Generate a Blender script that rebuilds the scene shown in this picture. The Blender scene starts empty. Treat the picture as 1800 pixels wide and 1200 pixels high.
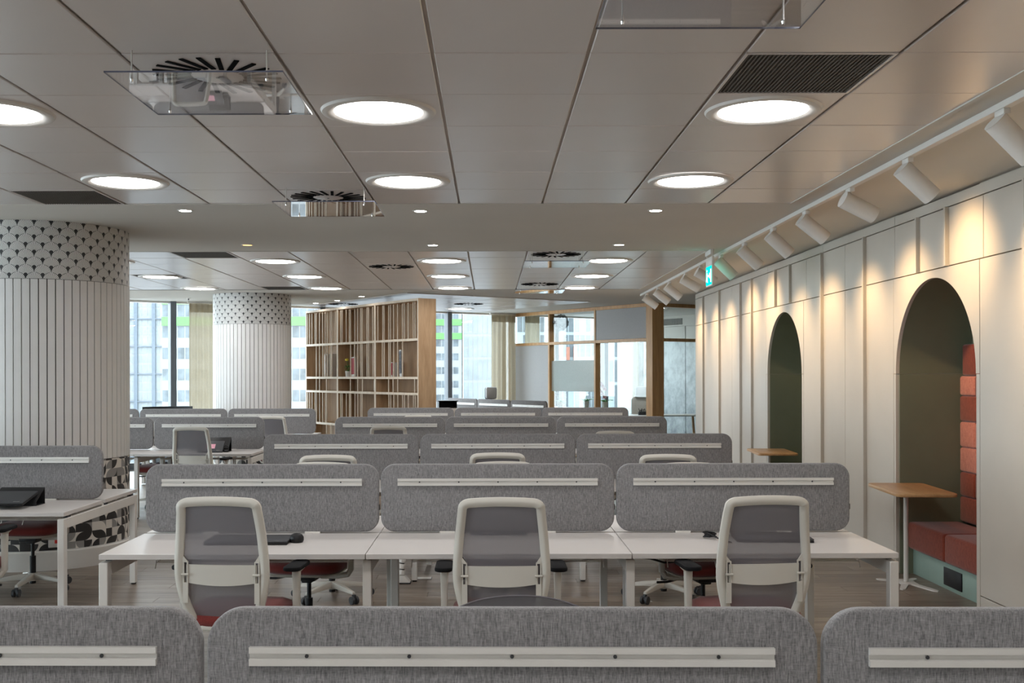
import bpy, math, random
from mathutils import Vector, Matrix
random.seed(7)
PI = math.pi
S = bpy.context.scene
COL = S.collection

# ------------------------------------------------------------------ camera, world, exposure
CAMZ, F = 1.72, 1870.0
VX, VY = 861.0, 658.0
ZC = CAMZ + 1.37                       # underside of the ceiling
cam = bpy.data.cameras.new('camera')
cam.sensor_width = 36.0
cam.lens = F / 1800 * 36.0
cam.shift_x = (900 - VX) / 1800
cam.shift_y = (VY - 600) / 1800
cam.clip_start, cam.clip_end = 0.05, 400
cam_o = bpy.data.objects.new('camera', cam)
cam_o.location = (0, 0, CAMZ)
cam_o.rotation_euler = (PI / 2, 0, 0)
COL.objects.link(cam_o)
S.camera = cam_o
# slight roll of the photograph
cam_o.rotation_euler = (Matrix.Rotation(math.radians(0.12), 3, 'Y').to_4x4() @ Matrix.Rotation(PI / 2, 4, 'X')).to_euler()

S.view_settings.view_transform = 'Standard'
S.view_settings.look = 'None'
S.view_settings.gamma = 1.0
S.view_settings.use_curve_mapping = False
S.view_settings.exposure = 1.38
S.cycles.use_denoising = True
S.cycles.max_bounces = 8
S.cycles.diffuse_bounces = 5
S.cycles.glossy_bounces = 4
S.cycles.transparent_max_bounces = 24
S.cycles.sample_clamp_indirect = 6.0
S.cycles.caustics_reflective = False
S.cycles.caustics_refractive = False

W = bpy.data.worlds.new('overcast_sky')
S.world = W
W.use_nodes = True
wn = W.node_tree
wn.nodes['Background'].inputs[0].default_value = (0.86, 0.93, 1.0, 1)
wn.nodes['Background'].inputs[1].default_value = 3.0

LAMP_E = 11.0          # big round ceiling lamps
DOWN_E = 22.0         # small downlights
SPOT_W = 29.0         # each track spot

# ------------------------------------------------------------------ node helpers
class NT:
    def __init__(s, name):
        s.m = bpy.data.materials.new(name); s.m.use_nodes = True
        s.t = s.m.node_tree; s.t.nodes.clear()
        s.out = s.t.nodes.new('ShaderNodeOutputMaterial')
    def n(s, typ, **kw):
        nd = s.t.nodes.new(typ)
        for k, v in kw.items(): setattr(nd, k, v)
        return nd
    def l(s, a, b): s.t.links.new(a, b)
    def put(s, sock, v):
        if isinstance(v, bpy.types.NodeSocket): s.l(v, sock)
        else: sock.default_value = v
    def m_(s, op, a, b=0.0, c=0.0):
        nd = s.n('ShaderNodeMath', operation=op)
        s.put(nd.inputs[0], a); s.put(nd.inputs[1], b)
        if op in ('MULTIPLY_ADD', 'COMPARE'): s.put(nd.inputs[2], c)
        return nd.outputs[0]
    def mix(s, f, a, b):
        nd = s.n('ShaderNodeMix', data_type='RGBA')
        s.put(nd.inputs[0], f)
        for i, v in ((6, a), (7, b)):
            if isinstance(v, bpy.types.NodeSocket): s.l(v, nd.inputs[i])
            else: nd.inputs[i].default_value = (*v, 1) if len(v) == 3 else v
        return nd.outputs[2]
    def bsdf(s, color, rough=0.5, metal=0.0, spec=0.5, **kw):
        b = s.n('ShaderNodeBsdfPrincipled')
        if isinstance(color, bpy.types.NodeSocket): s.l(color, b.inputs['Base Color'])
        else: b.inputs['Base Color'].default_value = (*color, 1)
        s.put(b.inputs['Roughness'], rough)
        b.inputs['Metallic'].default_value = metal
        b.inputs['Specular IOR Level'].default_value = spec
        for k, v in kw.items(): b.inputs[k].default_value = v
        return b
    def done(s, sh):
        s.l(sh, s.out.inputs[0]); return s.m
    def noise(s, scale, vec=None, detail=3.0, rough=0.5, mapscale=None, coord='Object'):
        nz = s.n('ShaderNodeTexNoise'); nz.inputs['Scale'].default_value = scale
        nz.inputs['Detail'].default_value = detail; nz.inputs['Roughness'].default_value = rough
        if vec is None:
            vec = s.n('ShaderNodeTexCoord').outputs[coord]
        if mapscale:
            mp = s.n('ShaderNodeMapping'); mp.inputs['Scale'].default_value = mapscale
            s.l(vec, mp.inputs[0]); vec = mp.outputs[0]
        s.l(vec, nz.inputs['Vector'])
        return nz.outputs['Fac']
    def ramp(s, fac, stops, interp='LINEAR'):
        r = s.n('ShaderNodeValToRGB'); r.color_ramp.interpolation = interp
        e = r.color_ramp.elements
        while len(e) < len(stops): e.new(0.5)
        for i, (p, c) in enumerate(stops):
            e[i].position = p; e[i].color = (*c, 1)
        s.l(fac, r.inputs[0]); return r.outputs[0]
    def bump(s, h, strength=0.2, dist=0.002):
        b = s.n('ShaderNodeBump'); b.inputs['Strength'].default_value = strength
        b.inputs['Distance'].default_value = dist; s.l(h, b.inputs['Height']); return b.outputs[0]

def simple(name, color, rough=0.5, metal=0.0, spec=0.5, var=0.04, scale=6.0, bumpy=0.0, **kw):
    t = NT(name)
    f = t.noise(scale, detail=4)
    c = t.ramp(f, [(0.3, tuple(max(0, x * (1 - var)) for x in color)), (0.7, tuple(min(1, x * (1 + var)) for x in color))])
    b = t.bsdf(c, rough, metal, spec, **kw)
    if bumpy:
        t.l(t.bump(t.noise(scale * 30), bumpy), b.inputs['Normal'])
    return t.done(b.outputs[0])

def emit(name, color, strength):
    t = NT(name); e = t.n('ShaderNodeEmission'); e.inputs[0].default_value = (*color, 1); e.inputs[1].default_value = strength
    return t.done(e.outputs[0])

def fabric(name, dark, light, sc=(230, 230, 34), rough=0.95, contrast=(0.32, 0.68)):
    t = NT(name)
    f = t.noise(1.0, mapscale=sc, detail=3, rough=0.6)
    g = t.noise(1.0, mapscale=(sc[2] * 1.5, sc[2] * 1.5, sc[0] * 1.2), detail=2)
    h = t.m_('ADD', t.m_('MULTIPLY', f, 0.72), t.m_('MULTIPLY', g, 0.28))
    c = t.ramp(h, [(contrast[0], dark), (contrast[1], light)])
    b = t.bsdf(c, rough, spec=0.15); b.inputs['Sheen Weight'].default_value = 0.25
    t.l(t.bump(h, 0.5, 0.003), b.inputs['Normal'])
    return t.done(b.outputs[0])

def wood(name, a, b_, rough=0.45, sc=(14, 14, 1.2), rnd=0.0, coord='Object'):
    t = NT(name)
    tc = t.n('ShaderNodeTexCoord').outputs[coord]
    vec = tc
    oi = None
    if rnd:
        oi = t.n('ShaderNodeObjectInfo').outputs['Random']
        cb = t.n('ShaderNodeCombineXYZ')
        t.l(t.m_('MULTIPLY', oi, 37.0), cb.inputs[0]); t.l(t.m_('MULTIPLY', oi, 11.0), cb.inputs[1])
        va = t.n('ShaderNodeVectorMath', operation='ADD'); t.l(tc, va.inputs[0]); t.l(cb.outputs[0], va.inputs[1]); vec = va.outputs[0]
    f = t.noise(1.0, vec=vec, mapscale=sc, detail=5, rough=0.62)
    g = t.noise(1.0, vec=vec, mapscale=tuple(x * 5 for x in sc), detail=2)
    h = t.m_('ADD', t.m_('MULTIPLY', f, 0.75), t.m_('MULTIPLY', g, 0.25))
    c = t.ramp(h, [(0.34, a), (0.66, b_)])
    if rnd:
        c = t.mix(t.m_('MULTIPLY', oi, rnd), c, tuple(x * 0.55 for x in a))
    b = t.bsdf(c, rough)
    t.l(t.bump(h, 0.12, 0.002), b.inputs['Normal'])
    return t.done(b.outputs[0])

def thin_glass(name, tint=(0.93, 0.97, 0.97), ior=1.5, boost=1.0, rough=0.0):
    t = NT(name)
    tr = t.n('ShaderNodeBsdfTransparent'); tr.inputs[0].default_value = (*tint, 1)
    gl = t.n('ShaderNodeBsdfGlossy'); gl.inputs['Roughness'].default_value = rough; gl.inputs[0].default_value = (1, 1, 1, 1)
    fr = t.n('ShaderNodeFresnel'); fr.inputs[0].default_value = ior
    # same reflectance seen from both faces of the sheet
    geo = t.n('ShaderNodeNewGeometry')
    t.l(t.m_('MULTIPLY_ADD', geo.outputs['Backfacing'], 1.0 / ior - ior, ior), fr.inputs[0])
    mx = t.n('ShaderNodeMixShader'); t.l(t.m_('MINIMUM', t.m_('MULTIPLY', fr.outputs[0], boost), 1.0), mx.inputs[0])
    t.l(tr.outputs[0], mx.inputs[1]); t.l(gl.outputs[0], mx.inputs[2])
    return t.done(mx.outputs[0])

def mesh_fabric(name, color, alpha):
    t = NT(name)
    d = t.bsdf(color, 0.7, spec=0.3)
    tr = t.n('ShaderNodeBsdfTransparent')
    mx = t.n('ShaderNodeMixShader'); mx.inputs[0].default_value = alpha; t.l(tr.outputs[0], mx.inputs[1]); t.l(d.outputs[0], mx.inputs[2])
    return t.done(mx.outputs[0])

def sheer(name, color, k=0.4, alpha=0.92):
    t = NT(name)
    f = t.noise(1.0, mapscale=(300, 300, 60), detail=2)
    c = t.ramp(f, [(0.3, tuple(x * 0.85 for x in color)), (0.7, color)])
    d = t.n('ShaderNodeBsdfDiffuse'); t.l(c, d.inputs[0])
    tl = t.n('ShaderNodeBsdfTranslucent'); t.l(c, tl.inputs[0])
    m1 = t.n('ShaderNodeMixShader'); m1.inputs[0].default_value = k; t.l(d.outputs[0], m1.inputs[1]); t.l(tl.outputs[0], m1.inputs[2])
    tr = t.n('ShaderNodeBsdfTransparent')
    m2 = t.n('ShaderNodeMixShader'); m2.inputs[0].default_value = alpha; t.l(tr.outputs[0], m2.inputs[1]); t.l(m1.outputs[0], m2.inputs[2])
    return t.done(m2.outputs[0])

def scallop_mat():
    t = NT('scallop_print'); uv = t.n('ShaderNodeUVMap').outputs[0]
    sp = t.n('ShaderNodeSeparateXYZ'); t.l(uv, sp.inputs[0])
    r = 1.0
    dv = 0.97
    U = t.m_('DIVIDE', sp.outputs[0], 0.0702)       # u in radii, fans every 2 radii
    V = t.m_('DIVIDE', t.m_('DIVIDE', sp.outputs[1], 0.0695), dv)
    k0 = t.m_('FLOOR', V)
    f = t.m_('SUBTRACT', V, k0)
    par = t.m_('FLOORED_MODULO', k0, 2.0)
    def du(p):     # distance to nearest fan centre, in radii (-1..1)
        x = t.m_('SUBTRACT', t.m_('FLOORED_MODULO', t.m_('ADD', t.m_('ADD', U, p), 1.0), 2.0), 1.0)
        return x
    d0 = du(par)
    v0 = t.m_('MULTIPLY', f, dv)
    dist0 = t.m_('SQRT', t.m_('ADD', t.m_('MULTIPLY', d0, d0), t.m_('MULTIPLY', v0, v0)))
    in0 = t.m_('LESS_THAN', dist0, 1.0)
    rim = t.m_('COMPARE', dist0, 1.0, 0.022)
    def rays(dx, dy):
        a = t.m_('ARCTAN2', dx, dy)
        w = t.m_('FLOORED_MODULO', t.m_('ADD', t.m_('DIVIDE', a, 0.165), 0.5), 1.0)
        return t.m_('COMPARE', w, 0.5, 0.13)
    A0 = rays(d0, t.m_('ADD', v0, 0.3))
    d1 = du(t.m_('SUBTRACT', 1.0, par))
    v1 = t.m_('MULTIPLY', t.m_('SUBTRACT', f, 1.0), dv)
    y1 = t.m_('ADD', v1, 0.3)
    A1 = rays(d1, y1)
    rd = t.m_('SQRT', t.m_('ADD', t.m_('MULTIPLY', d1, d1), t.m_('MULTIPLY', y1, y1)))
    blk1 = t.m_('MAXIMUM', t.m_('LESS_THAN', rd, 0.24), t.m_('LESS_THAN', y1, 0.0))
    L1 = t.m_('MAXIMUM', blk1, A1)
    ink = t.m_('ADD', t.m_('MULTIPLY', in0, A0), t.m_('MULTIPLY', t.m_('SUBTRACT', 1.0, in0), L1))
    ink = t.m_('MINIMUM', t.m_('MAXIMUM', ink, rim), 1.0)
    c = t.mix(ink, (0.66, 0.65, 0.63), (0.012, 0.012, 0.014))
    return t.done(t.bsdf(c, 0.45).outputs[0])

def geo_mat():
    t = NT('geometric_print'); uv = t.n('ShaderNodeUVMap').outputs[0]
    sp = t.n('ShaderNodeSeparateXYZ'); t.l(uv, sp.inputs[0])
    u = t.m_('DIVIDE', sp.outputs[0], 0.078); v = t.m_('DIVIDE', sp.outputs[1], 0.078)
    iu, iv = t.m_('FLOOR', u), t.m_('FLOOR', v)
    fu, fv = t.m_('SUBTRACT', u, iu), t.m_('SUBTRACT', v, iv)
    cb = t.n('ShaderNodeCombineXYZ'); t.l(iu, cb.inputs[0]); t.l(iv, cb.inputs[1])
    wn_ = t.n('ShaderNodeTexWhiteNoise', noise_dimensions='2D'); t.l(cb.outputs[0], wn_.inputs['Vector'])
    s3 = t.n('ShaderNodeSeparateXYZ'); t.l(wn_.outputs['Color'], s3.inputs[0])
    cx = t.m_('FLOORED_MODULO', iu, 2.0); cy = t.m_('GREATER_THAN', s3.outputs[1], 0.5)
    dx, dy = t.m_('SUBTRACT', fu, cx), t.m_('SUBTRACT', fv, cy)
    d = t.m_('SQRT', t.m_('ADD', t.m_('MULTIPLY', dx, dx), t.m_('MULTIPLY', dy, dy)))
    ins = t.m_('LESS_THAN', d, 1.0)
    blk, crm, gry = (0.02, 0.018, 0.018), (0.62, 0.58, 0.53), (0.24, 0.23, 0.22)
    ca = t.ramp(wn_.outputs['Value'], [(0, blk), (0.4, crm), (0.62, gry), (0.8, blk)], 'CONSTANT')
    cbk = t.ramp(s3.outputs[2], [(0, crm), (0.55, crm), (0.6, blk), (0.8, gry)], 'CONSTANT')
    return t.done(t.bsdf(t.mix(ins, cbk, ca), 0.5).outputs[0])

M = {}
M['tile'] = simple('ceiling_tile_metal', (0.62, 0.572, 0.545), 0.30, metal=0.3, spec=0.6, var=0.02, scale=1.5)
M['slot'] = simple('deep_black_slot', (0.004, 0.004, 0.004), 0.95, spec=0.05)
M['soffit'] = simple('soffit_paint', (0.60, 0.575, 0.53), 0.9, spec=0.2, var=0.02, scale=1.0)
M['void'] = simple('ceiling_joint', (0.62, 0.56, 0.50), 0.8)
M['lamp'] = emit('lamp_diffuser_glow', (1.0, 0.985, 0.97), LAMP_E)
M['down'] = emit('downlight_glow', (1.0, 0.96, 0.9), DOWN_E)
M['down_amber'] = emit('downlight_amber_glow', (1.0, 0.5, 0.16), 1.6)
M['white'] = simple('white_powder_coat', (0.64, 0.615, 0.58), 0.45, var=0.015)
M['desk'] = simple('white_melamine', (0.58, 0.55, 0.53), 0.33, spec=0.5, var=0.015, scale=3)
M['desk_edge'] = simple('desk_edge', (0.66, 0.62, 0.58), 0.45)
M['plastic'] = simple('warm_grey_plastic', (0.53, 0.505, 0.455), 0.45, var=0.02)
M['black'] = simple('black_plastic', (0.008, 0.008, 0.009), 0.45, var=0.1, spec=0.3)
M['black_soft'] = simple('black_soft_pad', (0.006, 0.006, 0.007), 0.8, spec=0.15)
M['dgrey'] = simple('dark_grey_plastic', (0.035, 0.037, 0.042), 0.5)
M['rail'] = simple('satin_aluminium_rail', (0.66, 0.64, 0.61), 0.4, metal=0.25)
M['chrome'] = simple('bright_steel', (0.7, 0.7, 0.7), 0.2, metal=1.0)
M['screenf'] = fabric('grey_melange_felt', (0.10, 0.097, 0.099), (0.295, 0.285, 0.287), sc=(360, 360, 55))
M['seat'] = fabric('rust_red_seat_fabric', (0.11, 0.016, 0.014), (0.20, 0.034, 0.028), sc=(300, 300, 300))
M['mesh'] = mesh_fabric('grey_chair_mesh', (0.145, 0.135, 0.148), 0.80)
M['panel'] = simple('cream_wall_panel', (0.50, 0.46, 0.405), 0.5, var=0.03, scale=2.0)
M['batten'] = simple('grey_taupe_batten', (0.40, 0.36, 0.31), 0.5)
M['olive'] = simple('olive_green_lining', (0.145, 0.158, 0.105), 0.65, var=0.04)
M['sage'] = simple('sage_green_base', (0.27, 0.37, 0.32), 0.6, var=0.04)
M['rust'] = fabric('rust_velvet', (0.17, 0.030, 0.016), (0.26, 0.055, 0.03), sc=(60, 60, 30))
M['rust_dark'] = fabric('dark_rust_velvet', (0.14, 0.022, 0.014), (0.22, 0.04, 0.022), sc=(60, 60, 30))
M['salmon'] = fabric('salmon_velvet', (0.42, 0.13, 0.09), (0.58, 0.22, 0.16), sc=(60, 60, 30))
M['oak_top'] = wood('warm_oak_tabletop', (0.42, 0.22, 0.09), (0.60, 0.36, 0.17), 0.4, sc=(12, 2, 12))
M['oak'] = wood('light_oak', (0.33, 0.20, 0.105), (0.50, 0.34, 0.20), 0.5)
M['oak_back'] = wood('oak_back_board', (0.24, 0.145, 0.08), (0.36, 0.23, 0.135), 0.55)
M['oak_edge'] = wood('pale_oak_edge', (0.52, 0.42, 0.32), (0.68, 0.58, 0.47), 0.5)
M['oak_frame'] = wood('honey_oak_frame', (0.46, 0.24, 0.085), (0.64, 0.38, 0.16), 0.4)
M['plank'] = wood('grey_oak_floor_plank', (0.115, 0.085, 0.062), (0.32, 0.258, 0.205), 0.36, sc=(1.3, 16, 16), rnd=0.45)
M['subfloor'] = simple('plank_joint', (0.09, 0.075, 0.06), 0.8)
M['slat'] = simple('white_column_slat', (0.66, 0.645, 0.63), 0.45, var=0.02)
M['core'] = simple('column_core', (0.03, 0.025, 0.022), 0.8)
M['scallop'] = scallop_mat()
M['geo'] = geo_mat()
M['curtain'] = sheer('beige_linen_curtain', (0.52, 0.45, 0.33), 0.35)
M['glass'] = thin_glass('window_glass')
M['deflector'] = thin_glass('clear_acrylic', tint=(0.93, 0.935, 0.95), boost=1.25)
M['acryl_edge'] = simple('acrylic_edge', (0.10, 0.11, 0.16), 0.2)
M['frost'] = sheer('frosted_film', (0.80, 0.84, 0.83), 0.72, alpha=0.7)
M['acoustic'] = fabric('blue_grey_acoustic_fabric', (0.42, 0.43, 0.44), (0.56, 0.57, 0.58), sc=(90, 90, 90))
M['alu_dark'] = simple('dark_grey_mullion', (0.12, 0.135, 0.155), 0.45)
M['grille'] = simple('bronze_grey_grille', (0.10, 0.09, 0.078), 0.6)
M['green'] = None
M['plaster'] = simple('plain_wall_paint', (0.60, 0.58, 0.55), 0.85)
M['leaf'] = simple('green_leaf', (0.06, 0.26, 0.05), 0.4, var=0.3, scale=20)
M['pink'] = simple('pink_petal', (0.72, 0.34, 0.42), 0.5)
M['yellow'] = simple('yellow_petal', (0.75, 0.62, 0.05), 0.5)
M['paper'] = simple('white_paper', (0.7, 0.7, 0.69), 0.7)
M['redbook'] = simple('crimson_cover', (0.30, 0.015, 0.03), 0.5)
M['greycover'] = simple('grey_cover', (0.12, 0.13, 0.15), 0.5, var=0.8, scale=30)
M['socket_red'] = simple('red_socket', (0.55, 0.03, 0.02), 0.4)

# ------------------------------------------------------------------ mesh helpers
class MB:
    """collects shapes, builds one mesh"""
    def __init__(s): s.v, s.f, s.uv = [], [], None
    def add(s, vs, fs):
        o = len(s.v); s.v += [tuple(p) for p in vs]; s.f += [tuple(i + o for i in f) for f in fs]; return s
    def box(s, x0, x1, y0, y1, z0, z1, mat=None):
        vs = [Vector((x, y, z)) for z in (z0, z1) for y in (y0, y1) for x in (x0, x1)]
        if mat: vs = [mat @ p for p in vs]
        return s.add(vs, [(0, 2, 3, 1), (4, 5, 7, 6), (0, 1, 5, 4), (2, 6, 7, 3), (0, 4, 6, 2), (1, 3, 7, 5)])
    def cyl(s, p0, p1, r0, r1=None, n=16, cap=True):
        r1 = r0 if r1 is None else r1
        p0, p1 = Vector(p0), Vector(p1); d = (p1 - p0).normalized()
        a = d.orthogonal().normalized(); b = d.cross(a)
        vs = []
        for p, r in ((p0, r0), (p1, r1)):
            for i in range(n):
                t = 2 * PI * i / n; vs.append(p + (a * math.cos(t) + b * math.sin(t)) * r)
        fs = [(i, (i + 1) % n, n + (i + 1) % n, n + i) for i in range(n)]
        if cap: fs += [tuple(reversed(range(n))), tuple(range(n, 2 * n))]
        return s.add(vs, fs)
    def tube(s, pts, r, n=6, flat=1.0):
        pts = [Vector(p) for p in pts]; vs = []; up = None
        for i, p in enumerate(pts):
            d = (pts[min(i + 1, len(pts) - 1)] - pts[max(i - 1, 0)]).normalized()
            if up is None: a = d.orthogonal().normalized()
            else:
                a = (up - d * up.dot(d)).normalized()
            up = a; b = d.cross(a)
            for k in range(n):
                t = 2 * PI * (k + .5) / n; vs.append(p + a * math.cos(t) * r * flat + b * math.sin(t) * r)
        fs = []
        for i in range(len(pts) - 1):
            for k in range(n):
                fs.append((i * n + k, i * n + (k + 1) % n, (i + 1) * n + (k + 1) % n, (i + 1) * n + k))
        fs += [tuple(reversed(range(n))), tuple(range((len(pts) - 1) * n, len(pts) * n))]
        return s.add(vs, fs)
    def lathe(s, prof, n=32, c=(0, 0)):
        vs = []; m = len(prof)
        for i in range(n):
            t = 2 * PI * i / n
            for r, z in prof: vs.append((c[0] + r * math.cos(t), c[1] + r * math.sin(t), z))
        fs = [(i * m + k, ((i + 1) % n) * m + k, ((i + 1) % n) * m + k + 1, i * m + k + 1) for i in range(n) for k in range(m - 1)]
        return s.add(vs, fs)
    def prism(s, poly, h0, h1, axis='z'):
        n = len(poly)
        def P(a, b, h):
            return {'z': (a, b, h), 'y': (a, h, b), 'x': (h, a, b)}[axis]
        vs = [P(a, b, h0) for a, b in poly] + [P(a, b, h1) for a, b in poly]
        fs = [(i, (i + 1) % n, n + (i + 1) % n, n + i) for i in range(n)] + [tuple(reversed(range(n))), tuple(range(n, 2 * n))]
        return s.add(vs, fs)
    def build(s, name, mat, parent=None, loc=(0, 0, 0), rz=0.0, bevel=0.0, seg=2, smooth=True, ang=35):
        me = bpy.data.meshes.new(name)
        me.from_pydata(s.v, [], s.f)
        import bmesh
        bm = bmesh.new(); bm.from_mesh(me)
        bmesh.ops.recalc_face_normals(bm, faces=bm.faces)
        if bevel:
            ed = [e for e in bm.edges if len(e.link_faces) == 2 and e.calc_face_angle(0) > 0.6]
            bmesh.ops.bevel(bm, geom=ed, offset=bevel, segments=seg, affect='EDGES', profile=0.5, clamp_overlap=True)
        bm.to_mesh(me); bm.free()
        if smooth:
            me.polygons.foreach_set('use_smooth', [True] * len(me.polygons))
            me.set_sharp_from_angle(angle=math.radians(ang))
        me.materials.append(mat)
        o = bpy.data.objects.new(name, me); COL.objects.link(o)
        o.location = loc; o.rotation_euler = (0, 0, rz)
        if parent: o.parent = parent
        return o

def bx(name, dims, mat, parent=None, bevel=0.0, loc=(0, 0, 0), rz=0.0, seg=2):
    return MB().box(*dims).build(name, mat, parent, loc, rz, bevel, seg)

def empty(name, loc=(0, 0, 0), rz=0.0):
    o = bpy.data.objects.new(name, None); COL.objects.link(o); o.location = loc; o.rotation_euler = (0, 0, rz)
    o.empty_display_size = 0.1
    return o
def tag(o, label, cat, group=None):
    o['label'] = label; o['category'] = cat
    if group: o['group'] = group
    return o
def thing(name, label, cat, loc=(0, 0, 0), rz=0.0, group=None):
    return tag(empty(name, loc, rz), label, cat, group)
def struct(o, label=None):
    o['kind'] = 'structure'
    if label: o['label'] = label
    return o
def copy_tree(o, parent=None):
    c = o.copy(); COL.objects.link(c)
    if parent: c.parent = parent
    for ch in list(o.children): copy_tree(ch, c)
    return c
def inst(proto, parent, loc, rz=0.0, scale=None):
    c = proto.copy(); COL.objects.link(c); c.parent = parent; c.location = loc; c.rotation_euler = (0, 0, rz)
    if scale: c.scale = scale
    return c
def rrect(x0, x1, y0, y1, r, n=6):
    pts = []
    for cx, cy, a0 in ((x1 - r, y1 - r, 0), (x0 + r, y1 - r, PI / 2), (x0 + r, y0 + r, PI), (x1 - r, y0 + r, 1.5 * PI)):
        for i in range(n + 1):
            a = a0 + PI / 2 * i / n; pts.append((cx + r * math.cos(a), cy + r * math.sin(a)))
    return pts
def px(x, d): return (x - VX) * d / F

# facade frame of reference
UA = math.atan(0.69)
U = Vector((math.cos(UA), math.sin(UA), 0)); V = Vector((-math.sin(UA), math.cos(UA), 0))
def fac_y(x): return 23.9 + 0.69 * x

# ------------------------------------------------------------------ floor
PLAN = [(-10, -4), (9, -4), (9, fac_y(9)), (-10, fac_y(-10))]
floor = struct(MB().prism(PLAN, -0.12, -0.006).build('floor', M['subfloor']), 'greyish oak plank floor of the office')
PW, PL = 0.18, 1.25
plank_me = None
far_mb = MB()
plank_proto = MB().box(0.001, PL - 0.001, 0.001, PW - 0.001, -0.006, 0.0).build('floor_plank', M['plank'], floor, bevel=0.001, seg=1)
first = True
cnt = 0
cells = []
r = 0
y = -4.0
while y < 29:
    off = (r * 0.43) % PL
    x = -10 - off
    while x < 9:
        if y < fac_y(x) - .1: cells.append((x, y))
        x += PL
    y += PW; r += 1
def seen(x, y):
    return 4.9 < y < 10.2 and -0.50 * y < x + PL / 2 < 3.7
near = [c for c in cells if seen(*c)]
near.sort(key=lambda c: c[1])
near = near[:298]
ns = set(near)
for i, c in enumerate(near):
    if i == 0: plank_proto.location = (c[0], c[1], 0)
    else: inst(plank_proto, floor, (c[0], c[1], 0))
for c in cells:
    if c not in ns:
        far_mb.box(c[0] + .001, c[0] + PL - .001, c[1] + .001, c[1] + PW - .001, -0.006, 0.0)
fo = far_mb.build('floor_planking', M['plank'], floor, smooth=False)
fo['kind'] = 'stuff'

# ------------------------------------------------------------------ ceiling
T = 0.667
X1 = 2.425
ceiling = struct(MB().prism(PLAN, ZC + 0.018, ZC + 0.2).build('ceiling', M['void']), 'suspended ceiling of square metal tiles between plaster soffits')
sof = MB()
BAY1 = (X1 - 12 * T, X1, 8.54 - 9 * T, 8.54)
BAY2 = (X1 - 15 * T, X1, 11.80, 11.80 + 8 * T)
sof.box(-10, X1, -4, BAY1[2], ZC, ZC + .018)
sof.box(-10, BAY1[0], BAY1[2], BAY1[3], ZC, ZC + .018)
sof.box(-10, X1, 8.54, 11.80, ZC, ZC + .018)
sof.box(-10, BAY2[0], 11.80, BAY2[3], ZC, ZC + .018)
sof.prism([(-10, BAY2[3] - .1), (-9.9, BAY2[3]), (9, BAY2[3]), (9, fac_y(9)), (-9.9, fac_y(-9.9))], ZC, ZC + .018)
sof.box(X1, 9, -4, BAY2[3], ZC, ZC + .018)
so = sof.build('plaster_soffit', M['soffit'], ceiling)
# edge angle trims round the tile bays
ed = MB()
for b in (BAY1, BAY2):
    ed.box(b[0], b[1], b[3] - .012, b[3] + .012, ZC - .004, ZC + .004)
    ed.box(b[1] - .012, b[1] + .014, b[2], b[3], ZC - .006, ZC + .004)
    if b is BAY2: ed.box(b[0], b[1], b[2] - .012, b[2] + .012, ZC - .004, ZC + .004)
ed.build('tile_edge_trim', M['soffit'], ceiling)

tile = MB().box(-T / 2 + .008, T / 2 - .008, -T / 2 + .003, T / 2 - .003, 0, .014).build('ceiling_tile', M['tile'], ceiling, bevel=0.004, seg=1)
used = [False]
def put_tile(x, y, z=ZC, rz=0.0):
    if not used[0]:
        tile.location = (x, y, z); tile.rotation_euler = (0, 0, rz); used[0] = True; return
    inst(tile, ceiling, (x, y, z + random.choice((0, 0, .0015))), rz)

lamps1 = [(-2.578, 1), (-0.577, 1), (1.425, 1), (-2.578, 4), (-0.577, 4), (1.425, 4)]   # col x, row index from far end
def colx(k): return X1 - (k + .5) * T
def row1(j): return 8.54 - (j + .5) * T       # j = 0 is the farthest row
def row2(j): return 11.80 + (j + .5) * T
skip1 = {(5, 0), (5, 5), (2, 7), (1, 5), (8, 0)}     # diffusers and grilles (column, row)
LAMP1 = [(k, j) for k in (1, 4, 7) for j in (1, 4)]
LAMP1 = [(1, 1), (4, 1), (7, 1), (1, 4), (4, 4), (7, 4)]
for k in range(12):
    for j in range(9):
        if (k, j) not in skip1: put_tile(colx(k), row1(j))
skip2 = {(5, 2), (2, 0), (2, 6), (8, 0), (10, 4), (8, 7)}
LAMP2 = [(k, j) for k in (1, 4, 7, 10) for j in (1, 4, 7)]
for k in range(15):
    for j in range(8):
        if (k, j) not in skip2: put_tile(colx(k), row2(j))

# third bay, turned parallel to the glass facade
P3 = Vector((-1.38, 17.75, 0))
def bay3(i, j): return P3 + U * ((i + .5) * T) + V * ((j + .5) * T)
for i in range(6):
    for j in range(6):
        if (i, j) not in ((0, 4), (3, 2)):
            p = bay3(i, j); put_tile(p.x, p.y, ZC - .012, UA)

# round ceiling lamps
def make_lamp():
    t = thing('ceiling_light', '', 'ceiling light')
    a = MB(); a.lathe([(0.228, -0.003), (0.246, -0.012), (0.272, -0.016), (0.292, -0.012), (0.300, 0.0)], 48)
    a.build('trim_ring', M['white'], t)
    b = MB(); b.lathe([(0.0001, -0.008), (0.18, -0.008), (0.229, -0.006), (0.229, 0.0)], 48)
    b.build('diffuser', M['lamp'], t)
    return t
lamp0 = make_lamp()
lu = [False]
colname = {1: 'line nearest arched wall', 4: 'middle line', 7: 'left line', 10: 'outermost left line'}
def lamp(x, y, z, label, group):
    o = lamp0 if not lu[0] else copy_tree(lamp0); lu[0] = True
    o.location = (x, y, z); tag(o, label, 'ceiling light', group)
for k, j in LAMP1:
    lamp(colx(k), row1(j), ZC, 'large round ceiling lamp in the front tiled bay, %s, %s' % (colname[k], 'farther of two' if j == 1 else 'nearer of two'), 'round lamps in the front tiled bay')
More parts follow.
